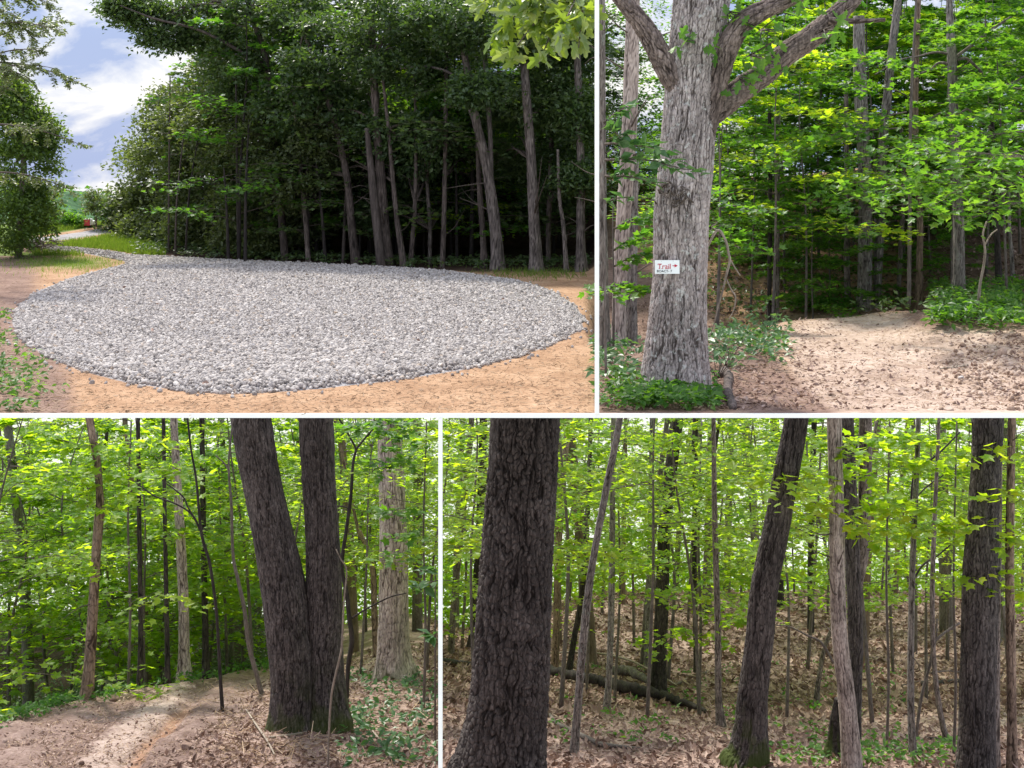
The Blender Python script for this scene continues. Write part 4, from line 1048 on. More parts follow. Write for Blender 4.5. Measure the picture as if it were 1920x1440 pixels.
B = blob
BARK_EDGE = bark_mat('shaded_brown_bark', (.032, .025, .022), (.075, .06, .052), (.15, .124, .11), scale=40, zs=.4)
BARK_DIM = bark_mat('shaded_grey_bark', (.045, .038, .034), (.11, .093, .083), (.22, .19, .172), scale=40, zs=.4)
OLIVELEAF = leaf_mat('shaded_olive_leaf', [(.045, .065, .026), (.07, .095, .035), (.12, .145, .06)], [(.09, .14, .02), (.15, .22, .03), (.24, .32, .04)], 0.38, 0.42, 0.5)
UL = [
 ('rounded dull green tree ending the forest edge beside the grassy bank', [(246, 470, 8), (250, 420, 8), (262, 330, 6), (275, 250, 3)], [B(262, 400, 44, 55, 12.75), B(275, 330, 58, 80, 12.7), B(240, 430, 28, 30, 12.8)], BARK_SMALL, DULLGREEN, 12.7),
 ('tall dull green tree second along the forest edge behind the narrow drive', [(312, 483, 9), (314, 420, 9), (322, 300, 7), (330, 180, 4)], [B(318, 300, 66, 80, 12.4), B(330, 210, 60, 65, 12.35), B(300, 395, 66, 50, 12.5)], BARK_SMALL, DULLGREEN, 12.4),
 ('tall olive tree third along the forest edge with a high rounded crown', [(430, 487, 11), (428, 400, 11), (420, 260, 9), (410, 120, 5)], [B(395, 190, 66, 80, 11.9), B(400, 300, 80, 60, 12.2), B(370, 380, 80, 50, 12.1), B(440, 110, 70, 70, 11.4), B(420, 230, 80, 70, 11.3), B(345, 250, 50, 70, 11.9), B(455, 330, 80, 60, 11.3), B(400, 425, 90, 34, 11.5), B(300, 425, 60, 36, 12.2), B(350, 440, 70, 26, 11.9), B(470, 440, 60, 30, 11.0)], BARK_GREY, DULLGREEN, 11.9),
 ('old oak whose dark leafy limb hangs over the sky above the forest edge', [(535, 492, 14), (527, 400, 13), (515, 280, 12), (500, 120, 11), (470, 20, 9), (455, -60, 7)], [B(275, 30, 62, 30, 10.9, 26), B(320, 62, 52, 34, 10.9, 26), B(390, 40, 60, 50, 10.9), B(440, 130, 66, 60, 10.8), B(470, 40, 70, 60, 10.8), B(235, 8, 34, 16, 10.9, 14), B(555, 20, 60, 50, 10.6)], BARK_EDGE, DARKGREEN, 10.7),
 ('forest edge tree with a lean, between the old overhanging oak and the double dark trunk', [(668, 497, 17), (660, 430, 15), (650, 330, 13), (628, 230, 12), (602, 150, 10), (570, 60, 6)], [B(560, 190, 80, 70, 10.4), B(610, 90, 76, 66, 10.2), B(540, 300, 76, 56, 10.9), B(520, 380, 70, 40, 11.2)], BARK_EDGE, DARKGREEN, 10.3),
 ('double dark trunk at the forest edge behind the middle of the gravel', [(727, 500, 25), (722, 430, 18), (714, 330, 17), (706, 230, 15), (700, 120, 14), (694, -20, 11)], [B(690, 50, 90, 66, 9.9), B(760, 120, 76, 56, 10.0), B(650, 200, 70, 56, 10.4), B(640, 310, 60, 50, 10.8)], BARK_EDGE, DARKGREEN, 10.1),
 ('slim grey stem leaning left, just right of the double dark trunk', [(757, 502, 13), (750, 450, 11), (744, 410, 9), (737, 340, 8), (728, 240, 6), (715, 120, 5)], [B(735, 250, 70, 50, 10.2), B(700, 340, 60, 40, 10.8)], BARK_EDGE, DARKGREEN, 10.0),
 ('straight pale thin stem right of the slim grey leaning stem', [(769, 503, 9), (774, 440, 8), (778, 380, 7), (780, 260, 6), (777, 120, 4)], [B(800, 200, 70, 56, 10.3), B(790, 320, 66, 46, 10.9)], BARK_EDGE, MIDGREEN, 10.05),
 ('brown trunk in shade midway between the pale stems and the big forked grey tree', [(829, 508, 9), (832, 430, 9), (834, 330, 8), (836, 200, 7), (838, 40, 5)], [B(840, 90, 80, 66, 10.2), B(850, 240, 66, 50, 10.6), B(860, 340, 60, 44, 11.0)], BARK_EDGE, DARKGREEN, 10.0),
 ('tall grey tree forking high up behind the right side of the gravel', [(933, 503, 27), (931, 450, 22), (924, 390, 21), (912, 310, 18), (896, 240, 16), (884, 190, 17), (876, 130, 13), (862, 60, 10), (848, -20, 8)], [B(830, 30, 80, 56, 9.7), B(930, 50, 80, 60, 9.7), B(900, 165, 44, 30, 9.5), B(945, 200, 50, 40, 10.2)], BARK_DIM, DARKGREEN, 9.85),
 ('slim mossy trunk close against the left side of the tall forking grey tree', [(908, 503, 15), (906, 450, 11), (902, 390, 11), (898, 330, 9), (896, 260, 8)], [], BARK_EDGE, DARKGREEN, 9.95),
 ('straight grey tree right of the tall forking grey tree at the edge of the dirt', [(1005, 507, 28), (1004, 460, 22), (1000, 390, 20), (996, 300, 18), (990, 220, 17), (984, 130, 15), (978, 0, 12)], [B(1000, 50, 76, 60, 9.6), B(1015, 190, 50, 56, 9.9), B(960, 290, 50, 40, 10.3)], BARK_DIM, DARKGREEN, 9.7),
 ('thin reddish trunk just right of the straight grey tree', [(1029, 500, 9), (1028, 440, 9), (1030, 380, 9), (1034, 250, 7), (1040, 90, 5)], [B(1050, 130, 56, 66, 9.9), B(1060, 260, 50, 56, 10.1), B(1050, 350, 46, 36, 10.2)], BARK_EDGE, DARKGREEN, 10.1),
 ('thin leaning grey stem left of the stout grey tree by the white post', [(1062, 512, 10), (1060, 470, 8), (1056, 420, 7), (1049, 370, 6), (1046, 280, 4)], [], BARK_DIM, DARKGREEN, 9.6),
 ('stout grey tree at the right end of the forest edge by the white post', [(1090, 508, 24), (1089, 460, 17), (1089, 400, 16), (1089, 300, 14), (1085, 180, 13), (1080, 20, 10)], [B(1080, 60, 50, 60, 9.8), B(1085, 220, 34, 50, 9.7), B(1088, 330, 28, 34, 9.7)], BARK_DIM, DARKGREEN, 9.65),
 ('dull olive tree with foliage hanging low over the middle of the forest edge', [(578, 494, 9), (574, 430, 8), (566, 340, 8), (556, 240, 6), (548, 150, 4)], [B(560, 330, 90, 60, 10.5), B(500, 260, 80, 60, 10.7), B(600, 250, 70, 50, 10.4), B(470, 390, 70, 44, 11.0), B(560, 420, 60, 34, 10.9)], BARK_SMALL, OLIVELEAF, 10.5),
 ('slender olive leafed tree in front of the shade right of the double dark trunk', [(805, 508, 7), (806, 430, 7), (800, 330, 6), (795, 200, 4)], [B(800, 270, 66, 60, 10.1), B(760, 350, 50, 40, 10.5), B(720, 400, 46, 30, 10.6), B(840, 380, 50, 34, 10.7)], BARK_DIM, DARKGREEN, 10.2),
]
for k, (lab, seq, bl, bm, lm, Y) in enumerate(UL):
    ex = []
    if 'double dark' in lab: ex = [[(716, 502, 20), (710, 450, 17), (703, 390, 16), (696, 320, 13), (688, 240, 9)]]
    if 'forking high' in lab: ex = [[(926, 480, 10), (922, 420, 9), (921, 330, 9), (919, 250, 9), (912, 150, 9), (905, 40, 7)], [(886, 205, 8), (868, 160, 6), (840, 135, 5), (800, 125, 4), (750, 128, 3)]]
    if 'hangs over' in lab:
        ex = [[(500, 130, 9), (440, 90, 7), (370, 55, 5), (290, 35, 4), (225, 10, 2)]]
    edge_tree(lab, seq, bl, bm, lm, 200 + k, Y=Y, extra=ex, nclump=60 if Y > 11.5 else 40, per=85, cr=.05 if Y < 11 else .06)

# shaded understory behind the edge
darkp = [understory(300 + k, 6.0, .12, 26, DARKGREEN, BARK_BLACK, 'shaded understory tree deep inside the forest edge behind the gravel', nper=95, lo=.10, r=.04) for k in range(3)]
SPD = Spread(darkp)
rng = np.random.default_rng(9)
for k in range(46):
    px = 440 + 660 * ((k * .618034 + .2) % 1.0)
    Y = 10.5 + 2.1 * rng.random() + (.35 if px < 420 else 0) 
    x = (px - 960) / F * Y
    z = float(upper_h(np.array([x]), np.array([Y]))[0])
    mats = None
    if k in (7, 12, 21, 33, 38) and px < 960: mats = {'crown': LIME}  # lime leaf colour stands in for backlit patches inside the wood
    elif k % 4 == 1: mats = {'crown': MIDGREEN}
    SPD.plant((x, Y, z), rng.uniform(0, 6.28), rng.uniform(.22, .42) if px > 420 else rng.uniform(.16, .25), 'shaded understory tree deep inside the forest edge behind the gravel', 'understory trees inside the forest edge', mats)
# thin dark stems standing in the shade
for k in range(26):
    px = 300 + 560 * ((k * .618034 + .05) % 1.0)
    Y = 10.3 + 1.0 * rng.random() + 1.4 * max(0, (430 - px) / 180)
    b = P(px, 300 + F * CZ / Y, Y); b[2] = float(upper_h(np.array([b[0]]), np.array([Y]))[0])
    root = thing('thin_trunk_tree', b, 'thin dark stem standing in the shade along the forest edge behind the gravel', 'tree', 'thin stems along the forest edge')
    h = rng.uniform(.7, 1.5); l_ = rng.normal(0, .06, 2)
    m_ = MB(); m_.tube(catmull(np.array([b - [0, 0, .04], b + [l_[0] * .4, 0, h * .5], b + [l_[0], l_[1], h]]), 14), np.linspace(rng.uniform(.009, .017), .005, 14), 7)
    m_.build('trunk', [BARK_EDGE, BARK_BLACK, BARK_BLACK][k % 3], root)
    lv, tw = Leaves(), MB()
    for j in range(4):
        spray(rng, lv, tw, b + [l_[0] * .8, l_[1] * .8, h * (.55 + .12 * j)], rng.uniform(0, 6.28), .22, .2, .2, 30, .034, ntwig=4, r0=.003)
    tw.build('branches', TWIG, root); lv.build('crown', DARKGREEN, T_OVATE, root)

# left hand trees
edge_tree('bushy yellow green tree at the left edge of the gravel view', [(30, 520, 14), (36, 460, 13), (40, 380, 11), (44, 280, 8), (40, 170, 5)],
    [B(30, 240, 55, 75, 11.0), B(44, 320, 58, 70, 11.0), B(24, 410, 60, 60, 10.9), B(66, 390, 34, 50, 11.2), B(10, 180, 40, 40, 11), B(72, 250, 30, 45, 11.1)], BARK_SMALL, BUSHLEAF, 401, leaf=.036, nclump=48, per=90, cr=.05, Y=11.0, name='bushy_tree')
loc = thing('locust_tree', P(-70, 560, 8.6), 'feathery small leafed tree reaching in from the left above the bushy tree', 'tree')
rng = np.random.default_rng(402)
pts, rad = pix_line([(-70, 560, 22), (-66, 400, 18), (-60, 200, 14), (-50, 60, 10), (-44, -40, 7)], 8.6, .05)
bark_trunk('trunk', pts, rad, BARK_GREY, loc, cw=.012, ch=.05, depth=.003, nth=40, rows=60, seed=5)
lv, tw = Leaves(), MB()
for (x0, y0, x1, y1, n_) in [(-55, 95, 128, 42, 16), (-52, 60, 100, 55, 13), (-50, 20, 95, 5, 12), (-50, 10, 60, 70, 10), (-58, 130, 75, 95, 11), (-60, 120, 140, 152, 15), (-60, 140, 60, 150, 9), (-62, 200, 20, 165, 8), (-55, 40, 30, 30, 8), (-60, 150, 100, 128, 9), (-60, 235, 152, 272, 12), (-60, 330, 116, 350, 9)]:
    a, b = P(x0, y0, 8.6 + rng.uniform(-.2, .2)), P(x1, y1, 8.6 + rng.uniform(-.5, .4))
    t = np.linspace(0, 1, 12)[:, None]
    ax = a * (1 - t) + b * t + np.array([0, 0, .10]) * (t * (1 - t) * 2)
    tw.tube(ax, np.linspace(.008, .0015, 12), 5)
    for j in range(n_ * 2):
        f = rng.uniform(.3, 1.02); o_ = np.array([np.interp(f, t[:, 0], ax[:, i]) for i in range(3)])
        dv = unit((b - a) * .6 / np.linalg.norm(b - a) + rng.normal(0, .55, 3) + [0, 0, -.35])
        L_ = rng.uniform(.06, .12)
        tw.tube(np.stack([o_, o_ + dv * L_ * .5, o_ + dv * L_ - [0, 0, .012]]), [.0012, .001, .0006], 3)
        m = 11
        q = np.repeat(np.linspace(.15, 1, m), 2)
        sd_ = unit(np.cross(dv, [0, .2, 1]))
        sg = np.tile([1, -1], m)[:, None]
        lv.add(o_ + dv * (L_ * q)[:, None], sd_ * sg + dv * .6 + rng.normal(0, .25, (2 * m, 3)), np.array([0, -.3, .8]) + rng.normal(0, .4, (2 * m, 3)), .026 * rng.uniform(.7, 1.1, 2 * m))
tw.build('branches', TWIG, loc); lv.build('crown', DULLGREEN, T_OVATE, loc)

# a distant round tree, its neighbours, and the small red and white truck by the far drive
edge_tree('small hazy grey green tree standing by the far drive under the hill', [(180, 421, 4), (180, 405, 3.5), (179, 385, 3), (178, 370, 2)], [B(178, 376, 17, 22, 12.85), B(186, 388, 14, 16, 12.85)], BARK_SMALL, DULLGREEN, 411, leaf=.028, nclump=22, per=40, cr=.035, Y=12.9, name='distant_tree', sink=.02)
edge_tree('low dark tree between the small hazy tree and the forest edge', [(206, 432, 4), (206, 410, 4), (207, 390, 2)], [B(207, 395, 20, 28, 12.75), B(222, 385, 18, 30, 12.7)], BARK_SMALL, DARKGREEN, 412, leaf=.03, nclump=20, per=50, cr=.04, Y=12.75, name='distant_tree', sink=.02)
edge_tree('pale green shrub row tree at the foot of the far hill left of the truck', [(118, 420, 3), (118, 410, 3), (118, 400, 2)], [B(118, 408, 24, 13, 12.95), B(142, 412, 14, 9, 12.95)], BARK_SMALL, MIDGREEN, 413, leaf=.028, nclump=22, per=40, cr=.035, Y=12.95, name='distant_tree', sink=.02)

RED = plain('red_panel', (.75, .06, .07), .4, .5); TWHITE = plain('white_panel', (.8, .8, .8), .35, .5); BLACKR = plain('black_rubber', (.02, .02, .02), .8, .2); GLASS = plain('dark_glass', (.03, .04, .05), .1, .6)
tY = hit_up(167, 426)[1]; tb = P(167, 426, tY); tb[2] = float(upper_h(np.array([tb[0]]), np.array([tY]))[0])
tr = thing('truck', tb, 'tiny red and white truck parked on the grass by the far drive', 'truck')
def beveled(name, c, d, mat, parent, bev):
    m_ = MB(); m_.box(np.array(c) + tb, d); o = m_.build(name, mat, parent, False)
    md = o.modifiers.new('bevel', 'BEVEL'); md.width = bev; md.segments = 2
    return o
beveled('cargo_box', (-.008, 0, .038), (.050, .075, .050), RED, tr, .003)
beveled('cab', (.012, .062, .032), (.048, .045, .040), TWHITE, tr, .008)
beveled('roof_panel', (-.006, 0, .0665), (.048, .070, .007), TWHITE, tr, .002)
beveled('side_panel', (.0195, 0, .040), (.004, .070, .044), TWHITE, tr, .001)
beveled('window', (.0365, .064, .038), (.003, .022, .014), GLASS, tr, .001)
for wx, wy in ((-.026, -.024), (.018, -.024), (-.016, .058), (.030, .058)):
    m_ = MB(); m_.tube(np.array([[wx - .005, wy, .0095], [wx + .005, wy, .0095]]) + tb, .0105, 14); m_.build('wheel', BLACKR, tr, False)

tr.scale = (1.12, 1.12, 1.12)
rng = np.random.default_rng(55)
hp = HXYZ.reshape(-1, 3)[rng.integers(0, HXYZ.size // 3, 9000)] + rng.normal(0, 1, (9000, 3)) * [.8, 1.2, .5]
lv = Leaves(); lv.add(hp, rng.normal(0, 1, (9000, 3)), np.array([0, -.4, .8]) + rng.normal(0, .5, (9000, 3)), rng.uniform(.5, 1.5, 9000))
tag(lv.build('hill_woods', MIDGREEN, T_OVATE), 'woods covering the far hill', 'woods', None, 'stuff')
# brush pile and grass at the left
rng = np.random.default_rng(61)
m_ = MB(); bp_ = hit_up(68, 467)
for k in range(130):
    c_ = bp_ + rng.normal(0, 1, 3) * [.09, .08, .02] + [0, 0, .035]
    d_ = unit(rng.normal(0, 1, 3) * [1, 1, .35]) * rng.uniform(.04, .14)
    m_.tube(np.stack([c_ - d_ / 2, c_ + d_ / 2 + [0, 0, .01]]), [.004, .002], 4)
tag(m_.build('brush_pile', BARK_SMALL), 'low heap of cut brown brush by the drive under the bushy tree', 'brush pile')

def blades(name, label, pts, h, mat, rng, w=.0028, cat='grass'):
    n = len(pts)
    d = rng.normal(0, .45, (n, 3)); d[:, 2] = 1
    az = rng.uniform(0, 6.28, n)
    lv = Leaves(); lv.add(pts, unit(d), np.stack([np.cos(az), np.sin(az), 0 * az + .2], -1), h * rng.uniform(.5, 1.3, n))
    T = (np.array([[-.055, 0, 0], [.055, 0, 0], [.03, .6, .05], [0, 1, .22], [-.03, .6, .05]]), np.array([[0, 1, 2], [0, 2, 4], [4, 2, 3]]))
    o = lv.build(name, mat, T)
    return tag(o, label, cat, None, 'stuff')
def up_pts(px, py):
    Y = F * CZ / (py - YH); x = (px - 960) / F * Y
    return np.stack([x, Y, upper_h(x, Y)], -1)
def outside(p, m=.02):
    return p[(poly_sd(GRAVEL, p[:, 0], p[:, 1]) < -m) & (poly_sd(ROAD, p[:, 0], p[:, 1]) < -.02)]
rng = np.random.default_rng(62)
Yg = rng.uniform(11.1, 13.2, 26000); pg = 60 + 250 * rng.random(26000) ** .85
xg = (pg - 960) / F * Yg
p = outside(np.stack([xg, Yg, upper_h(xg, Yg)], -1), .06)
p = p[poly_sd(ROAD, p[:, 0], p[:, 1]) < -.13]
blades('grass', 'bright green meadow grass on the slope between the two drives', p, .045, GRASSLEAF, rng)
p = outside(up_pts(rng.normal(130, 75, 3000), np.clip(rng.normal(491, 11, 3000), 468, 530)))
blades('grass', 'thin olive grass on the earth inside the bend of the drive', p, .028, GRASSLEAF, rng)
p = outside(up_pts(rng.normal(1010, 60, 900), np.clip(rng.normal(514, 5, 900), 503, 532)))
p = p[p[:, 0] / p[:, 1] < .054]
blades('grass', 'low green weeds along the foot of the grey forest edge trees', p, .035, GRASSLEAF, rng)

# small dry twigs and straw over the bare earth
CHIP = island_mat('straw_chip', [(0, (.10, .06, .035)), (.35, (.24, .15, .085)), (.7, (.42, .29, .18)), (1, (.58, .44, .30))], .9)
def chips(name, label, pts, L, w, rng, mat=CHIP, lift=.001, tilt=.12):
    n = len(pts); az = rng.uniform(0, 6.28, n)
    lv = Leaves()
    lv.add(pts + [0, 0, lift], np.stack([np.cos(az), np.sin(az), rng.normal(0, tilt, n)], -1), np.array([0, 0, 1.]) + rng.normal(0, .3, (n, 3)), L * rng.uniform(.4, 1.5, n))
    T = (np.array([[-w, 0, 0], [w, 0, 0], [w * .7, 1, 0], [-w * .7, 1, 0], [0, 0, w * 1.4], [0, 1, w]]), np.array([[0, 1, 4], [4, 1, 5], [1, 2, 5], [4, 5, 3], [0, 4, 3]]))
    return tag(lv.build(name, mat, T), label, 'litter', None, 'stuff')
n = 15000
p = outside(up_pts(rng.uniform(-30, 1108, n), 505 + 270 * rng.random(n) ** .8), .0)
chips('straw_litter', 'bits of straw and twig on the bare earth round the gravel', p, .015, .05, rng)
p = outside(up_pts(np.abs(rng.normal(0, 60, 1500)) - 10, rng.normal(690, 55, 1500).clip(560, 769)))
def weeds(name, label, pts, leaf, h, mat, rng, per=7, tmpl=T_OVATE, kind='stuff', cat='weeds'):
    lv = Leaves()
    for q in pts:
        az = rng.uniform(0, 6.28, per)
        hh = h * rng.uniform(.3, 1.1, per)
        r_ = leaf * rng.uniform(.2, .9, per)
        lv.add(q + np.stack([np.cos(az) * r_, np.sin(az) * r_, hh], -1), np.stack([np.cos(az), np.sin(az), rng.normal(.1, .3, per)], -1), np.array([0, -.2, 1.]) + rng.normal(0, .4, (per, 3)), leaf * rng.uniform(.6, 1.2, per))
    o = lv.build(name, mat, tmpl)
    return tag(o, label, cat, None, kind)
weeds('weeds', 'yellow green leafy weeds at the lower left corner of the gravel view', p[rng.random(len(p)) < .05], .026, .03, MIDGREEN, rng)

n = 420
px_ = rng.uniform(250, 1105, n); yb_ = np.interp(px_, [250, 400, 700, 830, 1000, 1105], [474, 486, 500, 507, 506, 506]) + rng.normal(0, 3, n)
Y_ = np.interp(yb_, [470, 486, 500, 510], [11.3, 10.9, 10.15, 9.75]) + rng.uniform(-.05, .5, n); x_ = (px_ - 960) / F * Y_
weeds('undergrowth', 'dark low weeds in the shade along the foot of the forest edge', np.stack([x_, Y_, upper_h(x_, Y_)], -1), .034, .06, DARKGREEN, rng, 8)

# the big oak leaves that hang into the top right of the gravel view
ob = thing('oak_branch', P(1150, -60, 5.0), 'oak branch with large shiny lobed leaves hanging over the forest edge by the white post', 'branch')
lv, tw = Leaves(), MB()
rng = np.random.default_rng(71)
for (x0, y0, x1, y1, n_) in [(1100, -70, 895, 12, 40), (1100, -60, 930, 70, 44), (1105, -40, 960, 100, 44), (1108, -60, 1010, 120, 44), (1108, -30, 1050, 70, 40), (1104, -50, 1085, 90, 28), (1060, -60, 990, 20, 32), (1000, -60, 900, -5, 20), (1108, -20, 1070, 40, 28)]:
    a, b = P(x0, y0, 5.0 + rng.uniform(-.1, .2)), P(x1, y1, 4.95 + rng.uniform(-.25, .25))
    t = np.linspace(0, 1, 10)[:, None]
    ax = a * (1 - t) + b * t + np.array([0, 0, .05]) * (t * (1 - t) * 3)
    tw.tube(ax, np.linspace(.007, .002, 10), 6)
    f = rng.uniform(.35, 1.0, n_)
    o_ = np.stack([np.interp(f, t[:, 0], ax[:, i]) for i in range(3)], -1)
    lv.add(o_ + rng.normal(0, .012, (n_, 3)), unit(b - a) * .35 + rng.normal(0, .55, (n_, 3)) + [0, 0, -.45], np.array([0, -.55, .5]) + rng.normal(0, .5, (n_, 3)), rng.uniform(.05, .09, n_))
tw.tube(np.stack([P(1135, -140, 5.0), P(1110, -75, 5.0), P(1050, -62, 5.0), P(980, -60, 5.0)]), [.012, .011, .009, .006], 8)
tw.build('stem', TWIG, ob); lv.build('foliage', OAKLEAF, T_OAK, ob)

# ================================================================== UPPER RIGHT: the trail oak and the wood behind it
Yo = hit_up(1265, 742)[1] + .12
oak = thing('oak_tree', P(1265, 742, Yo), 'big pale lichen covered oak carrying the trail sign, with heavy limbs spreading', 'tree')
pts, rad = pix_line([(1266, 748, 136), (1266, 715, 126), (1267, 680, 120), (1268, 640, 113), (1270, 600, 107), (1273, 540, 100), (1275, 480, 99), (1277, 400, 101), (1284, 330, 101), (1290, 260, 99), (1295, 190, 97), (1303, 100, 96), (1313, 20, 104), (1322, -50, 100), (1330, -160, 80)], Yo, .012)
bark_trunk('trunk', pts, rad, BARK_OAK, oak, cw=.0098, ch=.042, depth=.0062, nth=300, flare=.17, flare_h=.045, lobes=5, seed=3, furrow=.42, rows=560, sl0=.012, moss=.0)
def oak_limb(seq, dy=0.0, seed=1, cw=.012, nth=90, mat=BARK_LIMB, depth=.007):
    pts, rad = pix_line(seq, Yo - .02, 0, dy)
    bark_trunk('limb', pts, rad, mat, oak, cw=cw, ch=.05, depth=depth, nth=nth, rows=190, seed=seed)
oak_limb([(1278, 165, 50), (1258, 138, 48), (1240, 108, 42), (1220, 70, 38), (1200, 40, 34), (1172, 5, 31), (1140, -40, 27), (1100, -100, 20)], -.006, 41)
oak_limb([(1318, 290, 22), (1330, 235, 30), (1341, 180, 38), (1350, 135, 40), (1366, 85, 40), (1392, 45, 40), (1425, 22, 36), (1470, 2, 30), (1530, -25, 24), (1600, -70, 18)], -.010, 42)
oak_limb([(1322, 225, 44), (1352, 200, 44), (1385, 172, 46), (1430, 140, 44), (1470, 105, 42), (1515, 74, 42), (1552, 45, 40), (1582, 15, 34), (1612, -18, 30), (1660, -70, 22)], .006, 43)
oak_limb([(1552, 38, 16), (1590, 40, 11), (1625, 39, 9), (1660, 37, 6)], 0, 44, nth=30, depth=.002)
oak_limb([(1318, 302, 24), (1321, 280, 26), (1327, 240, 25), (1333, 200, 26), (1336, 176, 30)], -.004, 45, nth=40, depth=.004)
# burl and small whips on the trunk
m_ = MB()
rng = np.random.default_rng(46)
for k in range(26):
    b = P(rng.uniform(1232, 1300), rng.uniform(345, 385), Yo - .10)
    m_.tube(catmull(np.array([b + [0, .05, 0], b + rng.normal(0, .012, 3), b + rng.normal(0, .02, 3) - [0, .01, 0]]), 6), np.linspace(.004, .001, 6), 5)
m_.build('twigs', TWIG, oak)
# leafy twigs on the oak
lv, tw = Leaves(), MB()
for (x, y, n_, ry) in [(1418, 110, 16, 22), (1440, 60, 14, 20), (1395, 150, 12, 16), (1500, 8, 10, 14), (1560, 60, 8, 14), (1275, 80, 8, 12), (1375, 25, 10, 14), (1600, 25, 8, 16), (1335, 95, 6, 10)]:
    c = P(x, y, Yo - .14)
    p = c + rng.normal(0, 1, (n_, 3)) * [ry / F * Yo * 1.1, .04, ry / F * Yo * .8]
    lv.add(p, rng.normal(0, .6, (n_, 3)) + [0, 0, -.5], np.array([0, -.5, .6]) + rng.normal(0, .5, (n_, 3)), rng.uniform(.03, .055, n_))
    for q in p[::2]: tw.tube(np.stack([c + [0, .12, .02], q]), [.003, .001], 4)
tw.build('sprays', TWIG, oak); lv.build('foliage', MIDGREEN, T_OAK, oak)

# the trail sign
sx, sz_ = 46 / F * (Yo - .1), 25.5 / F * (Yo - .1)
sc_ = P(1251, 500.5, Yo - .100)
sign = thing('trail_sign', sc_, 'small white sign reading Trail with a red arrow, fixed to the big oak', 'sign')
SIGNW = plain('sign_white', (.86, .90, .88), .4, .4); SIGNR = plain('sign_red', (.55, .025, .06), .5, .3); SIGNK = plain('marker_black', (.03, .035, .04), .6, .2)
m_ = MB(); m_.box(sc_, (sx, .004, sz_)); m_.build('board', SIGNW, sign, False)
def text(body, px, py, hpx, mat, squash=1.0, bold=0.0, name='lettering'):
    cu = bpy.data.curves.new(name, 'FONT'); cu.body = body
    k = (Yo - .1) / F
    cu.size = hpx * k * 1.38; cu.extrude = .0004; cu.offset = bold
    o = bpy.data.objects.new(name, cu); COL.objects.link(o); cu.materials.append(mat)
    q = P(px, py, Yo - .1028)
    me = bpy.data.meshes.new_from_object(o)
    bpy.data.objects.remove(o)
    o = bpy.data.objects.new(name, me); COL.objects.link(o); o.parent = sign
    o.location = tuple(q - sc_); o.rotation_euler = (math.radians(90), 0, 0); o.scale = (squash, 1, 1)
    return o
text('Trail', 1233.0, 504.0, 10.0, SIGNR, .98, .0)
text('BOACT- 7', 1231.6, 510.6, 4.6, SIGNK, 1.0, .0)
k_ = (Yo - .1) / F
m_ = MB()
m_.box(P(1263.2, 498.3, Yo - .1028), (4.6 * k_, .0006, 1.3 * k_))
V = np.array([P(1265, 495.2, Yo - .1031), P(1265, 501.4, Yo - .1031), P(1270.6, 498.3, Yo - .1031)]); V2 = V + [0, .0008, 0]
m_.add(np.vstack([V, V2]), [[0, 1, 4, 3], [1, 2, 5, 4], [2, 0, 3, 5]], [[0, 2, 1], [3, 4, 5]])
# serifs on the word
for (a, b) in ((1232.8, 1234.4), (1238.0, 1239.6)): m_.box(P((a + b) / 2, 495.9, Yo - .1029), (.6 * k_, .0006, 2.0 * k_))
for xx in (1236.2, 1241.2, 1250.3, 1253.6): m_.box(P(xx, 503.8, Yo - .1029), (2.6 * k_, .0006, .55 * k_))
m_.build('arrow', SIGNR, sign, False)
m_ = MB(); [m_.tube(np.stack([P(x_, 489.8, Yo - .1035), P(x_, 489.8, Yo - .09)]), .0009, 8) for x_ in (1240, 1262)]; m_.build('nail', plain('steel', (.3, .3, .3), .3, .5), sign, False)

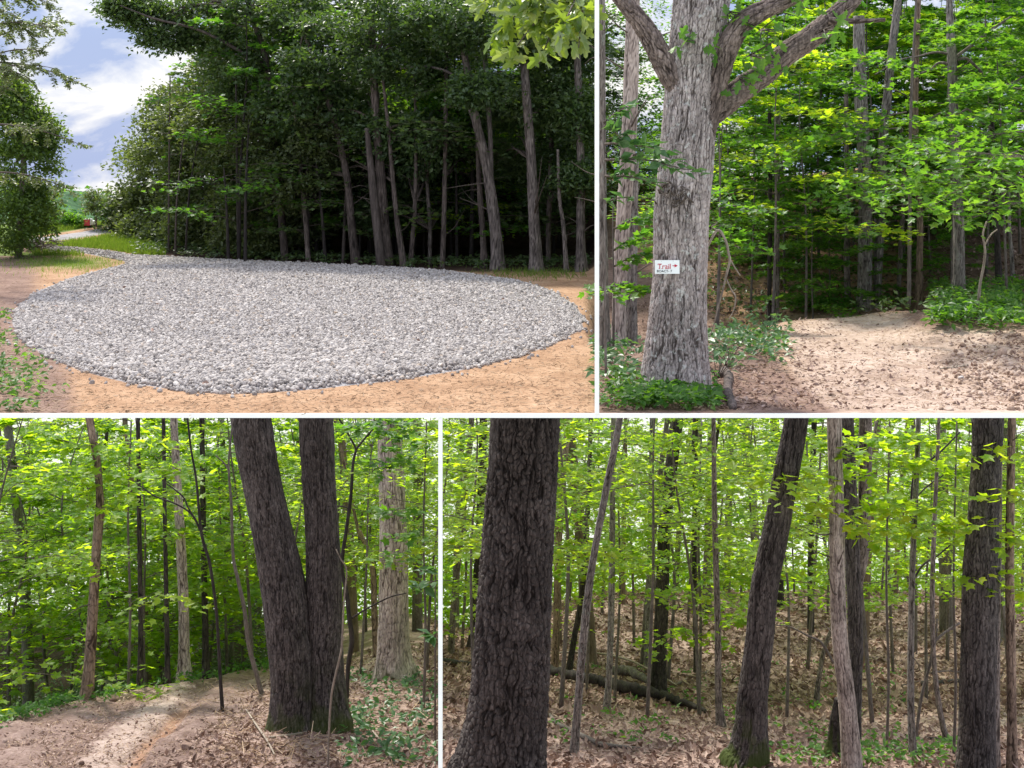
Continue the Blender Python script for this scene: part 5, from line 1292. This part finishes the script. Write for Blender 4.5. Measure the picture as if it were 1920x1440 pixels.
UR = [
 ('rough dark trunk at the far left beside the white post, left of the trail oak', 'left_dark_tree', [(1132, 672, 30), (1131, 600, 24), (1130, 500, 20), (1128, 380, 18), (1127, 250, 17), (1127, 100, 15), (1127, -60, 13)], BARK_GREY, None),
 ('tall pale grey trunk behind the big leaf branch left of the trail oak', 'grey_tree', [(1160, 640, 27), (1161, 560, 25), (1165, 460, 26), (1173, 350, 27), (1180, 240, 28), (1184, 120, 27), (1187, -20, 24)], BARK_PALE, 6.1),
 ('grey trunk half hidden between the tall pale grey trunk and the trail oak', 'grey_tree', [(1184, 642, 22), (1184, 560, 20), (1186, 450, 18), (1190, 300, 15)], BARK_GREY, 6.2),
 ('stout straight grey tree standing at the crest of the trail', 'grey_tree', [(1620, 578, 32), (1621, 540, 27), (1622, 450, 26), (1623, 360, 24), (1618, 250, 24), (1613, 160, 24), (1610, 30, 20)], BARK_GREY, None),
 ('pale slim tree just right of the stout tree at the trail crest', 'pale_tree', [(1645, 576, 16), (1646, 520, 15), (1650, 440, 15), (1653, 360, 14), (1656, 260, 16), (1664, 180, 16), (1672, 100, 15), (1684, 0, 13)], BARK_GREY, None),
 ('slim dark stem leaning right beyond the pale slim tree at the trail crest', 'slim_tree', [(1683, 574, 10), (1686, 520, 8), (1690, 440, 8), (1694, 360, 7), (1690, 240, 6)], BARK_SMALL, None),
 ('slim reddish brown tree beside the leafy mound of the trail', 'slim_tree', [(1724, 572, 15), (1724, 500, 12), (1725, 420, 11), (1720, 330, 11), (1716, 230, 11), (1718, 120, 10), (1722, 0, 9)], BARK_BROWN, None),
 ('grey tree with bare crooked branches on the right bank of the trail', 'grey_tree', [(1797, 562, 26), (1798, 510, 21), (1798, 440, 20), (1796, 360, 18), (1792, 280, 18), (1788, 200, 17), (1785, 120, 17), (1782, 60, 14), (1780, -20, 10)], BARK_GREY, None),
 ('dark slim stem at the far right behind the maple leaves of the trail bank', 'slim_tree', [(1874, 540, 14), (1871, 480, 11), (1868, 420, 10), (1864, 330, 9), (1858, 180, 7)], BARK_BLACK, None),
 ('thin grey stem at the right edge of the trail view', 'slim_tree', [(1899, 532, 8), (1897, 480, 7), (1893, 430, 6), (1890, 330, 5)], BARK_GREY, None),
 ('paired slim dark stems left of the trail crest, the thicker of the gully', 'slim_tree', [(1590, 572, 12), (1588, 500, 11), (1588, 420, 10), (1588, 330, 9), (1586, 150, 7)], BARK_SMALL, None),
 ('grey twin stem in the gully between the trail oak and the crest', 'slim_tree', [(1455, 602, 12), (1456, 540, 10), (1457, 450, 9), (1458, 340, 8), (1460, 180, 7)], BARK_SMALL, None),
 ('dark stem just left of the grey twin stem in the gully', 'slim_tree', [(1442, 600, 9), (1443, 520, 8), (1444, 420, 8), (1444, 320, 7), (1442, 160, 6)], BARK_BLACK, None),
]
for k, (lab, nm, seq, bm, Y) in enumerate(UR):
    Y = Y or hit_up(seq[0][0], seq[0][1])[1]
    root = thing(nm, P(seq[0][0], seq[0][1], Y), lab, 'tree')
    pts, rad = pix_line(seq, Y, .12)
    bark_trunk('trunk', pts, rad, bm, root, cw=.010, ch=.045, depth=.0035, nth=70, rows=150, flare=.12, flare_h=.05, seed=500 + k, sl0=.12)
    dead_twigs(root, pts, rad, 500 + k, 7, .3, .9, 6)
    if 'bare crooked' in lab:
        for sq in ([(1788, 110, 7), (1815, 90, 6), (1850, 62, 5), (1885, 38, 4), (1925, 15, 3)], [(1794, 112, 6), (1812, 110, 6), (1835, 130, 5), (1858, 155, 5), (1885, 162, 4), (1925, 140, 3)], [(1780, 120, 6), (1760, 118, 5), (1745, 130, 4), (1725, 138, 4)], [(1782, 102, 5), (1755, 98, 4), (1720, 106, 3), (1690, 112, 3), (1640, 140, 2)],
                   [(1784, 218, 5), (1765, 212, 4), (1745, 222, 4), (1720, 235, 3)], [(1798, 215, 5), (1815, 205, 4), (1830, 225, 4), (1860, 240, 3)]):
            p_, q_ = pix_line(sq, Y)
            m_ = MB(); n_ = 8 * len(sq); m_.tube(catmull(p_, n_), np.interp(np.linspace(0, 1, n_), np.linspace(0, 1, len(q_)), q_), 7); m_.build('branch', BARK_SMALL, root)
sapling('pale crooked sapling on the right bank behind the short fallen log', [[(1830, 596, 7), (1835, 560, 6), (1838, 530, 6), (1844, 500, 5), (1847, 470, 5), (1843, 440, 4), (1850, 415, 3)], [(1845, 462, 3), (1858, 440, 3), (1870, 430, 2)]], mat=DEADWOOD, ground=hit_up)
sapling('dead grey branch hanging from the right side of the trail oak', [[(1325, 432, 4), (1345, 432, 5), (1360, 450, 5), (1366, 475, 5), (1368, 490, 5), (1362, 515, 4), (1355, 545, 4), (1345, 580, 3), (1338, 610, 2), (1330, 632, 2)],
    [(1368, 485, 3), (1378, 502, 3), (1388, 517, 2)], [(1362, 524, 3), (1372, 545, 3), (1379, 556, 3), (1376, 580, 2), (1366, 600, 2)], [(1345, 432, 3), (1334, 425, 2), (1342, 420, 2)]], Y=Yo + .05, mat=DEADWOOD, name='dead_branch')
def up_fall(label, seq, mat, cat, name):
    return fallen(name, label, seq, mat, cat, 10, 0, .002, None, hit_up)
up_fall('short rotting reddish log on the right bank of the trail', [(1800, 602, 9), (1825, 599, 11), (1850, 597, 12), (1872, 594, 10), (1893, 600, 7)], BARK_LIMB, 'log', 'fallen_log')
up_fall('crooked weathered root at the foot of the trail oak', [(1352, 708, 12), (1358, 700, 16), (1366, 712, 16), (1364, 735, 15), (1370, 755, 16), (1374, 768, 14)], BARK_LIMB, 'root', 'tree_root')
up_fall('thin grey twig lying across the middle of the trail', [(1762, 692, 3), (1785, 690, 3), (1815, 686, 3)], DEADWOOD, 'twig', 'fallen_twig')
for lab, x, y, r in (('small pale stone on the trail edge under the short rotting log', 1837, 604, 9), ('pale rounded stone among the rubble at the right of the trail', 1802, 712, 7), ('low grey stone on the trail crest by the pale slim tree', 1640, 578, 10)):
    h_ = hit_up(x, y); rg = np.random.default_rng(x)
    V, Fc = stones(rg, h_[None, :2], h_[2:3] + .004, np.array([r / F * h_[1]]), 2, 1)
    tag(mesh_obj('stone', V, [Fc], STONE), lab, 'stone')

# understory of the trail wood
rng = np.random.default_rng(15)
urp = [understory(600 + k, 6.0, .115, 18, MIDGREEN, BARK_SMALL, 'x', nper=130, lo=.32, r=.024) for k in range(4)]
SPU = Spread(urp)
LAB_U = 'layered understory maple in the wood behind the trail oak and the trail crest'
for k in range(48):
    px = 1225 + 715 * ((k * .618034 + .31) % 1.0)
    Y = 7.3 + 5.4 * ((k + rng.random()) / 48)
    if 1540 < px < 1760 and Y < 8.5: Y += 2.0
    x = (px - 960) / F * Y
    z = float(upper_h(np.array([x]), np.array([Y]))[0])
    mats = {'crown': LIME} if k % 6 == 0 and px > 1420 else None
    small = float(np.clip((px - 1110) / 340, .3, 1))
    SPU.plant((x, Y, z - .01), rng.uniform(0, 6.28), rng.uniform(.26, .42) * small, LAB_U, 'understory maples behind the trail', mats)

LOWP = [understory(650 + k, 6.0, .22, 22, MIDGREEN, BARK_SMALL, 'x', nper=75, lo=.05, r=.04, spread=.42, name='understory_shrub', cat='shrub') for k in range(3)]
SPW = Spread(LOWP)
for k in range(24):
    px = 1330 + 590 * ((k * .618034 + .15) % 1.0); Y = rng.uniform(7.9, 10.8)
    x = (px - 960) / F * Y; z = float(upper_h(np.array([x]), np.array([Y]))[0])
    SPW.plant((x, Y, z - .01), rng.uniform(0, 6.28), rng.uniform(.10, .17), 'low leafy shrub on the shaded hillside between the trunks behind the trail', 'shrubs on the hillside behind the trail')

for k in range(12):
    px = 1955 + 24 * k; Y = 7.0 + (k * 5 % 12) * .42; x = (px - 960) / F * Y
    SPU.plant((x, Y, float(upper_h(np.array([x]), np.array([Y]))[0]) - .01), k * 2.1, .28 + .03 * (k % 4), LAB_U, 'understory maples behind the trail')

def reach(name, label, cat, base, limbs, leaf, mat, tmpl=T_MAPLE, seed=1, trunk=None, width=.5, tilt=.4, bark=BARK_SMALL):
    rng = np.random.default_rng(seed)
    root = thing(name, base, label, cat)
    lv, tw = Leaves(), MB()
    if trunk is not None:
        m_ = MB(); pts, rad = trunk
        m_.tube(catmull(pts, 24), np.interp(np.linspace(0, 1, 24), np.linspace(0, 1, len(rad)), rad), 9); m_.build('trunk', bark, root)
    for (x0, y0, Y0, x1, y1, Y1, n_) in limbs:
        a, b = P(x0, y0, Y0), P(x1, y1, Y1); v = b - a; L = np.hypot(v[0], v[1])
        spray(rng, lv, tw, a, math.atan2(v[1], v[0]), L, v[2] / L + .22, .22, n_, leaf, width=width, t0=.1, r0=.0042, vj=.03, tilt=tilt, ntwig=8)
    tw.build('branches', TWIG, root); lv.build('crown', mat, tmpl, root)
    return root
bY = 6.3
reach('maple_tree', 'young maple with big pale green leaves spreading over the right bank of the trail', 'tree', P(1948, 640, bY),
    [(1945, 250, bY, 1700, 300, 5.9, 192), (1946, 300, bY, 1640, 372, 5.9, 240), (1946, 330, bY, 1720, 400, 5.7, 192), (1947, 210, bY, 1760, 240, 6.2, 144), (1947, 380, bY, 1800, 425, 5.8, 112), (1946, 170, bY, 1800, 175, 6.3, 112), (1946, 290, bY, 1820, 340, 5.5, 128), (1944, 330, bY, 1880, 300, 5.4, 64)],
    .038, MIDGREEN, seed=801, trunk=(np.stack([P(1948, 648, bY), P(1946, 500, bY), P(1947, 300, bY), P(1943, 120, bY), P(1945, -40, bY)]), np.array([10, 9, 8, 6, 4]) / 2 / F * bY))
reach('maple_tree', 'tall maple with mid green tiers of leaves hanging left of the bare branched tree', 'tree', P(1560, 590, 7.4),
    [(1700, 210, 7.2, 1480, 300, 6.9, 240), (1690, 240, 7.2, 1440, 315, 7.0, 192), (1720, 130, 7.3, 1560, 110, 7.0, 160), (1700, 330, 7.2, 1570, 395, 6.7, 208), (1700, 290, 7.2, 1610, 440, 6.6, 112), (1720, 60, 7.3, 1850, 60, 7.0, 176), (1710, 350, 7.2, 1800, 400, 6.8, 112), (1700, 180, 7.4, 1540, 140, 7.3, 144)],
    .036, MIDGREEN, seed=802, trunk=(np.stack([P(1704, 575, 7.3), P(1706, 400, 7.3), P(1708, 200, 7.3), P(1716, 40, 7.3), P(1720, -60, 7.3)]), np.array([8, 7, 6, 5, 3]) / 2 / F * 7.3))
reach('broad_leaf_sapling', 'sapling with broad blue green leaves in front of the left side of the trail oak', 'sapling', P(1108, 690, 4.32),
    [(1118, 300, 4.32, 1288, 318, 4.22, 34), (1120, 270, 4.34, 1240, 285, 4.26, 26), (1118, 220, 4.36, 1190, 190, 4.4, 14), (1120, 330, 4.32, 1225, 345, 4.24, 20), (1120, 225, 4.36, 1160, 260, 4.3, 12)],
    .052, BLUELEAF, T_OVATE, 803, width=.30, tilt=.45) if False else None
reach('broad_leaf_sapling', 'sapling with broad blue green leaves in front of the left side of the trail oak', 'sapling', P(1136, 690, 4.45),
    [(1134, 300, 4.42, 1284, 318, 4.30, 44), (1134, 270, 4.42, 1240, 285, 4.34, 34), (1132, 230, 4.44, 1185, 195, 4.4, 18), (1134, 330, 4.42, 1225, 345, 4.32, 26), (1134, 235, 4.44, 1165, 260, 4.36, 16), (1135, 380, 4.44, 1175, 370, 4.38, 12)],
    .050, BLUELEAF, T_OVATE, 803, width=.30, tilt=.45, trunk=(np.stack([P(1136, 700, 4.47), P(1134, 500, 4.45), P(1133, 300, 4.44), P(1132, 190, 4.45)]), np.array([5, 4, 3, 2]) / 2 / F * 4.45))
reach('maple_sapling', 'maple sapling with flat green sprays low between the grey trunk and the trail oak', 'sapling', P(1150, 660, 5.4),
    [(1150, 470, 5.4, 1215, 430, 5.3, 50), (1150, 500, 5.4, 1228, 470, 5.3, 50), (1150, 540, 5.35, 1198, 548, 5.2, 60), (1150, 545, 5.35, 1140, 555, 5.0, 40), (1150, 430, 5.4, 1222, 400, 5.4, 40)],
    .034, MIDGREEN, T_MAPLE, 804, trunk=(np.stack([P(1150, 668, 5.4), P(1151, 560, 5.4), P(1149, 420, 5.4), P(1150, 380, 5.4)]), np.array([5, 4, 3, 2]) / 2 / F * 5.4))
reach('maple_sapling', 'maple sapling with pale sprays just right of the trail oak', 'sapling', P(1345, 640, 6.6),
    [(1350, 450, 6.6, 1400, 440, 6.4, 60), (1350, 420, 6.6, 1330, 440, 6.2, 40), (1350, 470, 6.6, 1420, 470, 6.3, 50), (1350, 390, 6.6, 1440, 400, 6.4, 60), (1350, 360, 6.6, 1330, 375, 6.3, 50)],
    .036, MIDGREEN, T_MAPLE, 805, trunk=(np.stack([P(1345, 650, 6.6), P(1349, 500, 6.6), P(1350, 340, 6.6), P(1348, 250, 6.6)]), np.array([6, 5, 4, 2]) / 2 / F * 6.6))

# ground plants and leaf litter of the trail
def hitpts(px, py, hf, y0, y1, n=400):
    px = np.asarray(px, float); py = np.asarray(py, float)
    ys = np.linspace(y0, y1, n)[None, :]
    z = hf(((px - 960) / F)[:, None] * ys, ys)
    ray = CZ - ((py - YH) / F)[:, None] * ys
    ok = ray <= z
    k = np.argmax(ok, 1); Y = ys[0][k]
    x = (px - 960) / F * Y
    p = np.stack([x, Y, hf(x, Y)], -1)
    return p[ok.any(1) & (k > 0)]
rng = np.random.default_rng(90)
p = hitpts(rng.normal(1245, 62, 150).clip(1130, 1330), rng.normal(752, 14, 150).clip(722, 769), upper_h, 4.26, 12)
weeds('ground_cover', 'bright green leafy ground cover at the foot of the trail oak', p, .030, .045, MIDGREEN, rng, 9, T_OVATE, cat='ground cover')
p = hitpts(np.concatenate([rng.normal(1150, 30, 50).clip(1126, 1200), rng.uniform(1340, 1470, 90)]), np.concatenate([rng.normal(685, 30, 50), rng.normal(650, 22, 90)]), upper_h, 4.26, 12)
weeds('undergrowth', 'green undergrowth along the shaded edge beside the trail oak', p, .036, .06, BLUELEAF, rng, 8, T_OVATE, cat='undergrowth')
p = hitpts(np.concatenate([rng.uniform(1750, 1925, 330), rng.uniform(1480, 1600, 60)]), np.concatenate([rng.uniform(545, 622, 330), rng.uniform(575, 592, 60)]), upper_h, 4.26, 12)
weeds('undergrowth', 'dense green seedlings and ferns on the right bank of the trail', p, .036, .075, MIDGREEN, rng, 9, T_OVATE, cat='undergrowth')
p = hitpts(rng.uniform(1320, 1800, 110), rng.uniform(520, 600, 110), upper_h, 6.0, 13)
weeds('undergrowth', 'dark green seedlings in the gully behind the trail crest', p, .034, .08, DARKGREEN, rng, 8, T_OVATE, cat='undergrowth')
for k, (x, y, lf, lab, mt) in enumerate([(1365, 690, .05, 'leafy seedling with large blue green leaves right of the oak foot', BLUELEAF), (1345, 712, .034, 'small bright green seedling by the crooked root', MIDGREEN), (1440, 620, .04, 'pale green seedling cluster at the shaded lip left of the trail', BLUELEAF)]):
    q = hit_up(x, y); root = thing('seedling', q, lab, 'seedling'); lv, tw = Leaves(), MB()
    for j in range(16):
        az = rng.uniform(0, 6.28); e = q + np.array([math.cos(az) * .07, math.sin(az) * .05, rng.uniform(.03, .12)])
        tw.tube(np.stack([q, (q + e) / 2 + [0, 0, .01], e]), [.0015, .0012, .0006], 4)
        lv.add(e[None], np.array([[math.cos(az), math.sin(az), .0]]), np.array([[rng.normal(0, .3), -.3, 1]]), lf * rng.uniform(.7, 1.2))
    tw.build('stems', TWIG, root); lv.build('leaves', mt, T_OVATE, root)

def litter(name, label, p, size, rng, mat=LITTERLEAF, up=.5):
    n = len(p); az = rng.uniform(0, 6.28, n)
    lv = Leaves()
    lv.add(p + [0, 0, size * .06], np.stack([np.cos(az), np.sin(az), rng.normal(0, .25, n)], -1), np.array([0, 0, 1.]) + rng.normal(0, up, (n, 3)), size * rng.uniform(.5, 1.2, n))
    T = (np.array([[0, 0, 0], [.26, .4, .14], [0, .5, 0], [-.26, .4, .10], [0, 1, .12]], float), T_OVATE[1])
    return tag(lv.build(name, mat, T), label, 'leaf litter', None, 'stuff')
px_ = rng.uniform(1124, 1930, 9000); py_ = 560 + 210 * rng.random(9000)
w_ = np.clip(np.exp(-((px_ - 1690 - (py_ - 640) * .2) / 210) ** 2), 0, 1)
kk = rng.random(9000) > .12 + w_ * .84
p = hitpts(px_[kk], py_[kk], upper_h, 4.26, 13)
litter('leaf_litter', 'dry brown leaves scattered along both sides of the trail', p, .021, rng)
p = hitpts(rng.uniform(1320, 1930, 5000), rng.uniform(400, 590, 5000), upper_h, 7.0, 12.8)
litter('leaf_litter', 'reddish brown leaf litter on the shaded hillside behind the trail', p, .036, rng)
p = hitpts(rng.uniform(1330, 1930, 6500), 585 + 185 * rng.random(6500), upper_h, 4.26, 13)
chips('twig_litter', 'bark chips and broken twigs over the dirt trail', p, .014, .05, rng)
px_ = rng.normal(1850, 55, 260).clip(1700, 1925); py_ = rng.normal(700, 38, 260).clip(630, 769)
p = hitpts(px_, py_, upper_h, 4.26, 9)
V, Fc = stones(rng, p[:, :2], p[:, 2] + .002, .008 * rng.lognormal(0, .45, len(p)), 1)
CLOD = island_mat('pale_clod', [(0, (.20, .13, .09)), (.5, (.38, .275, .21)), (1, (.50, .39, .31))], .95, 60)
tag(mesh_obj('earth_clods', V, [Fc], CLOD), 'broken pale clods of earth at the right of the trail', 'rubble', None, 'stuff')

# ================================================================== LOWER WOOD: litter and ground plants
rng = np.random.default_rng(120)
n = 30000
Yl = 12.8 + 22 * rng.random(n) ** 1.5; pxl = rng.uniform(828, 1935, n)
x = (pxl - 960) / F * Yl
litter('leaf_litter', 'thick layer of dry brown leaves over the slope of the thick furrowed tree', np.stack([x, Yl, lower_h(x, Yl)], -1), .10, rng, up=.45)
n = 22000
Yl = rng.uniform(18, 36, n); pxl = rng.uniform(800, 1935, n); x = (pxl - 960) / F * Yl
litter('leaf_litter', 'dry leaves thinning out far up the slope behind the near black tree', np.stack([x, Yl, lower_h(x, Yl)], -1), .15, rng, up=.5)
n = 9000
Yl = 13.0 + 14 * rng.random(n) ** 1.3; pxl = rng.uniform(300, 826, n)
x = (pxl - 960) / F * Yl
pc_ = np.interp(Yl, [9, 13.5, 15, 17, 19.5, 22, 24, 26, 28, 31], [80, 150, 210, 290, 370, 430, 465, 490, 505, 505]); pw_ = np.interp(Yl, [9, 13.5, 16, 19, 22, 26, 31], [210, 190, 150, 105, 75, 45, 35])
kk = pxl > pc_ + pw_ * rng.uniform(.6, 1.1, n)
litter('leaf_litter', 'dry brown leaves and debris round the forked dark tree', np.stack([x, Yl, lower_h(x, Yl)], -1)[kk], .085, rng)
n = 6500
p = hitpts(rng.uniform(0, 520, n), 1240 + 200 * rng.random(n), lower_h, 11, 30)
chips('twig_litter', 'small twigs and chips over the dirt path beside the forked dark tree', p, .055, .04, rng)
p = hitpts(rng.uniform(400, 825, 1600), rng.uniform(1290, 1440, 1600), lower_h, 11, 30)
chips('twig_litter', 'dead twigs on the ground round the forked dark tree', p, .16, .025, rng, lift=.01)
def band(n, f, sd):
    x_ = rng.uniform(-20, 520, n); y_ = np.interp(x_, [-20, 0, 130, 260, 400, 520], [1352, 1344, 1306, 1280, 1258, 1242]) + rng.normal(f, sd, n)
    return hitpts(x_, y_, lower_h, 11, 34)
weeds('undergrowth', 'low green weeds along the outer edge of the dirt path', band(420, 4, 7), .085, .10, MIDGREEN, rng, 8, T_OVATE, cat='undergrowth')
n = 900
x_ = rng.uniform(-300, 520, n); Y_ = np.interp(x_, [-300, 0, 170, 300, 400, 520], [18.8, 19.8, 22.3, 24.3, 25.8, 29]) + rng.uniform(0, 9, n)
xx_ = (x_ - 960) / F * Y_
weeds('undergrowth', 'dense dark seedlings on the bank that falls away beyond the path', np.stack([xx_, Y_, lower_h(xx_, Y_)], -1), .10, .75, DARKGREEN, rng, 26, T_OVATE, cat='undergrowth')
p = hitpts(rng.uniform(640, 825, 120), rng.uniform(1262, 1440, 120), lower_h, 11, 34)
weeds('undergrowth', 'scattered green seedlings on the leafy ground right of the forked dark tree', p, .10, .09, BLUELEAF, rng, 6, T_OVATE, cat='undergrowth')
p = hitpts(np.concatenate([rng.uniform(1040, 1700, 150), rng.uniform(1440, 1800, 110)]), np.concatenate([rng.uniform(1250, 1400, 150), rng.uniform(1395, 1440, 110)]), lower_h, 11, 36)
weeds('undergrowth', 'sparse green seedlings poking through the leaves of the slope', p, .08, .09, MIDGREEN, rng, 6, T_OVATE, cat='undergrowth')
rng = np.random.default_rng(131)
DCLOD = island_mat('brown_clod', [(0, (.12, .075, .055)), (.5, (.27, .185, .145)), (1, (.42, .32, .265))], .95, 30)
p = hitpts(rng.uniform(-10, 470, 650), 1245 + 195 * rng.random(650), lower_h, 11, 30)
V, Fc = stones(rng, p[:, :2], p[:, 2] + .01, .011 * rng.lognormal(0, .55, len(p)), 1)
tag(mesh_obj('earth_clods', V, [Fc], DCLOD), 'brown clods of earth along the rutted dirt path', 'rubble', None, 'stuff')
p = hitpts(rng.uniform(1340, 1925, 800), 590 + 180 * rng.random(800), upper_h, 4.26, 12)
V, Fc = stones(rng, p[:, :2], p[:, 2] + .001, 0.0026 * rng.lognormal(0, .6, len(p)), 1)
tag(mesh_obj('earth_clods', V, [Fc], DCLOD), 'small brown clods over the dirt of the trail', 'rubble', None, 'stuff')
n = 5200
x_ = rng.uniform(-20, 500, n); y_ = 1240 + 200 * rng.random(n)
k_s = np.interp(y_, [1240, 1300, 1440], [470, 380, 210])
kk = rng.random(n) > np.exp(-((x_ - k_s) / 75) ** 2) * .95
p = hitpts(x_[kk], y_[kk], lower_h, 11, 30)
litter('leaf_litter', 'crushed dry leaves trodden into the dirt path', p, .05, rng, up=.35)
# moss on the feet of the big trunks is part of their bark material

# low leafy sprays in front of the slope
def low_reach(label, base, limbs, leaf=.115, mat=LIME, seed=1, name='maple_sapling', trunk=None, bark=BARK_SMALL):
    q = hit_low(*base); Y = q[1]
    tk = trunk or [(base[0], base[1], 6), (base[0] + 4, base[1] - 150, 5), (base[0], base[1] - 330, 4), (base[0] + 6, 790, 3)]
    pts, rad = pix_line(tk, Y); pts[0, 2] -= .05
    return reach(name, label, 'sapling', q, [(x0, y0, Y, x1, y1, Y + dY, n_) for (x0, y0, x1, y1, dY, n_) in limbs], leaf, mat, T_MAPLE, seed, (pts, rad), .42, .32, bark)
low_reach('maple sapling with flat sprays crossing the leaning dark tree and the pale brown slim tree', (1662, 1415),
    [(1664, 900, 1480, 905, -1.0, 90), (1664, 860, 1430, 930, -1.2, 70), (1664, 940, 1700, 960, -1.0, 60), (1664, 830, 1560, 840, -.8, 80), (1664, 990, 1590, 1000, -.8, 60), (1664, 820, 1720, 830, -1, 60), (1664, 1000, 1790, 985, -.8, 90), (1664, 960, 1560, 960, -1.2, 60)], seed=901)
low_reach('maple sapling whose sprays cross the dark furrowed tree at the right edge', (1788, 1420),
    [(1790, 860, 1880, 850, -1.2, 44), (1790, 920, 1900, 930, -1.2, 50), (1790, 985, 1850, 985, -1.2, 34), (1790, 1010, 1905, 1020, -1.0, 44), (1790, 1070, 1870, 1078, -1.2, 30), (1790, 1100, 1890, 1110, -1.0, 34), (1790, 880, 1700, 870, -.6, 60)], seed=902)
low_reach('maple sapling with low flat sprays right of the near black tree', (1310, 1330),
    [(1310, 1180, 1210, 1220, -1.2, 70), (1310, 1150, 1400, 1170, -.8, 60), (1310, 1100, 1240, 1120, -.8, 50), (1310, 1190, 1350, 1210, -1, 40), (1310, 1080, 1400, 1090, -.8, 60)], seed=903)
low_reach('maple sapling holding layered sprays between the thick furrowed tree and the near black tree', (1100, 1300),
    [(1100, 960, 1045, 985, -.5, 60), (1100, 1000, 1220, 1010, -.8, 90), (1100, 1040, 1240, 1070, -.8, 90), (1100, 930, 1180, 940, -.8, 70), (1100, 1070, 1050, 1085, -.5, 40)], seed=904)
low_reach('maple sapling with bright yellow green leaves over the path in front of the brown tree', (240, 1296),
    [(240, 900, 130, 880, -1.6, 90), (240, 880, 330, 890, -1.4, 90), (240, 850, 150, 840, -1.2, 80), (240, 930, 180, 960, -1.4, 60), (240, 920, 330, 960, -1.4, 70), (240, 1130, 340, 1130, -1.6, 36), (240, 840, 340, 830, -1, 60)], seed=905, leaf=.13)
low_reach('maple sapling with dark hanging leaves in front of the thick pale tree', (794, 1330),
    [(794, 830, 640, 800, -.5, 80), (794, 860, 700, 880, -.8, 70), (794, 960, 720, 960, -.8, 44), (794, 1000, 750, 1010, -.8, 30), (794, 1040, 722, 1045, -.8, 26), (794, 820, 760, 850, -1, 50), (794, 800, 690, 790, -.6, 50)], seed=906, mat=MIDGREEN)
reach('broad_leaf_sapling', 'broad blue green leaves at the right edge of the forked tree view', 'sapling', hit_low(816, 1400),
    [(816, 1090, 14.4, 772, 1108, 14.2, 9), (816, 1070, 14.4, 790, 1072, 14.2, 8), (816, 1190, 14.4, 802, 1195, 14.3, 6)], .16, BLUELEAF, T_OVATE, 907, (np.stack([hit_low(816, 1400), P(816, 1200, 14.4), P(816, 1060, 14.4)]), np.array([.012, .01, .006])), .3, .3)
rng = np.random.default_rng(141)
lv = Leaves()
for k in range(900):
    Y = rng.uniform(11.9, 12.7); c = P(rng.uniform(1150, 1950) if k < 760 else rng.uniform(1125, 1260), rng.uniform(60, 420) if k < 330 else (rng.uniform(225, 375) if k < 760 else rng.uniform(-30, 430)), Y); m = 46
    lv.add(c + rng.normal(0, 1, (m, 3)) * [.16, .10, .045], rng.normal(0, 1, (m, 3)) * [1, 1, .3], np.array([0, -.1, 1.]) + rng.normal(0, .4, (m, 3)), rng.uniform(.028, .05, m))
tag(lv.build('hillside_wood', MIDGREEN, T_OVATE), 'mass of green leaves closing the view above the shaded hillside', 'woods', None, 'stuff')
# distant wood closing the view: one mass of leaves far down the slope
rng = np.random.default_rng(140)
lv = Leaves()
for side, (a, b), n in (('l', (-60, 828), 800), ('r', (828, 1960), 640)):
    for k in range(n):
        Y = rng.uniform(37, 44); px = rng.uniform(a, b)
        py = 780 + 430 * rng.random() ** .6
        c = P(px, py, Y); m = int(rng.uniform(40, 90))
        lv.add(c + rng.normal(0, 1, (m, 3)) * [.7, .5, .16], rng.normal(0, 1, (m, 3)) * [1, 1, .3], np.array([0, 0, 1.]) + rng.normal(0, .4, (m, 3)), rng.uniform(.10, .2, m))
for k in range(260):
    c = P(rng.uniform(840, 1960), rng.uniform(1040, 1175), rng.uniform(37, 41)); m = 50
    lv.add(c + rng.normal(0, 1, (m, 3)) * [.8, .5, .14], rng.normal(0, 1, (m, 3)) * [1, 1, .3], np.array([0, -.2, 1.]) + rng.normal(0, .5, (m, 3)), rng.uniform(.10, .2, m))
tag(lv.build('far_wood', LIME, T_OVATE), 'far off sunlit wood glimpsed between the lower trunks', 'woods', None, 'stuff')
SP.finish(); SPD.finish(); SPU.finish(); SPW.finish()
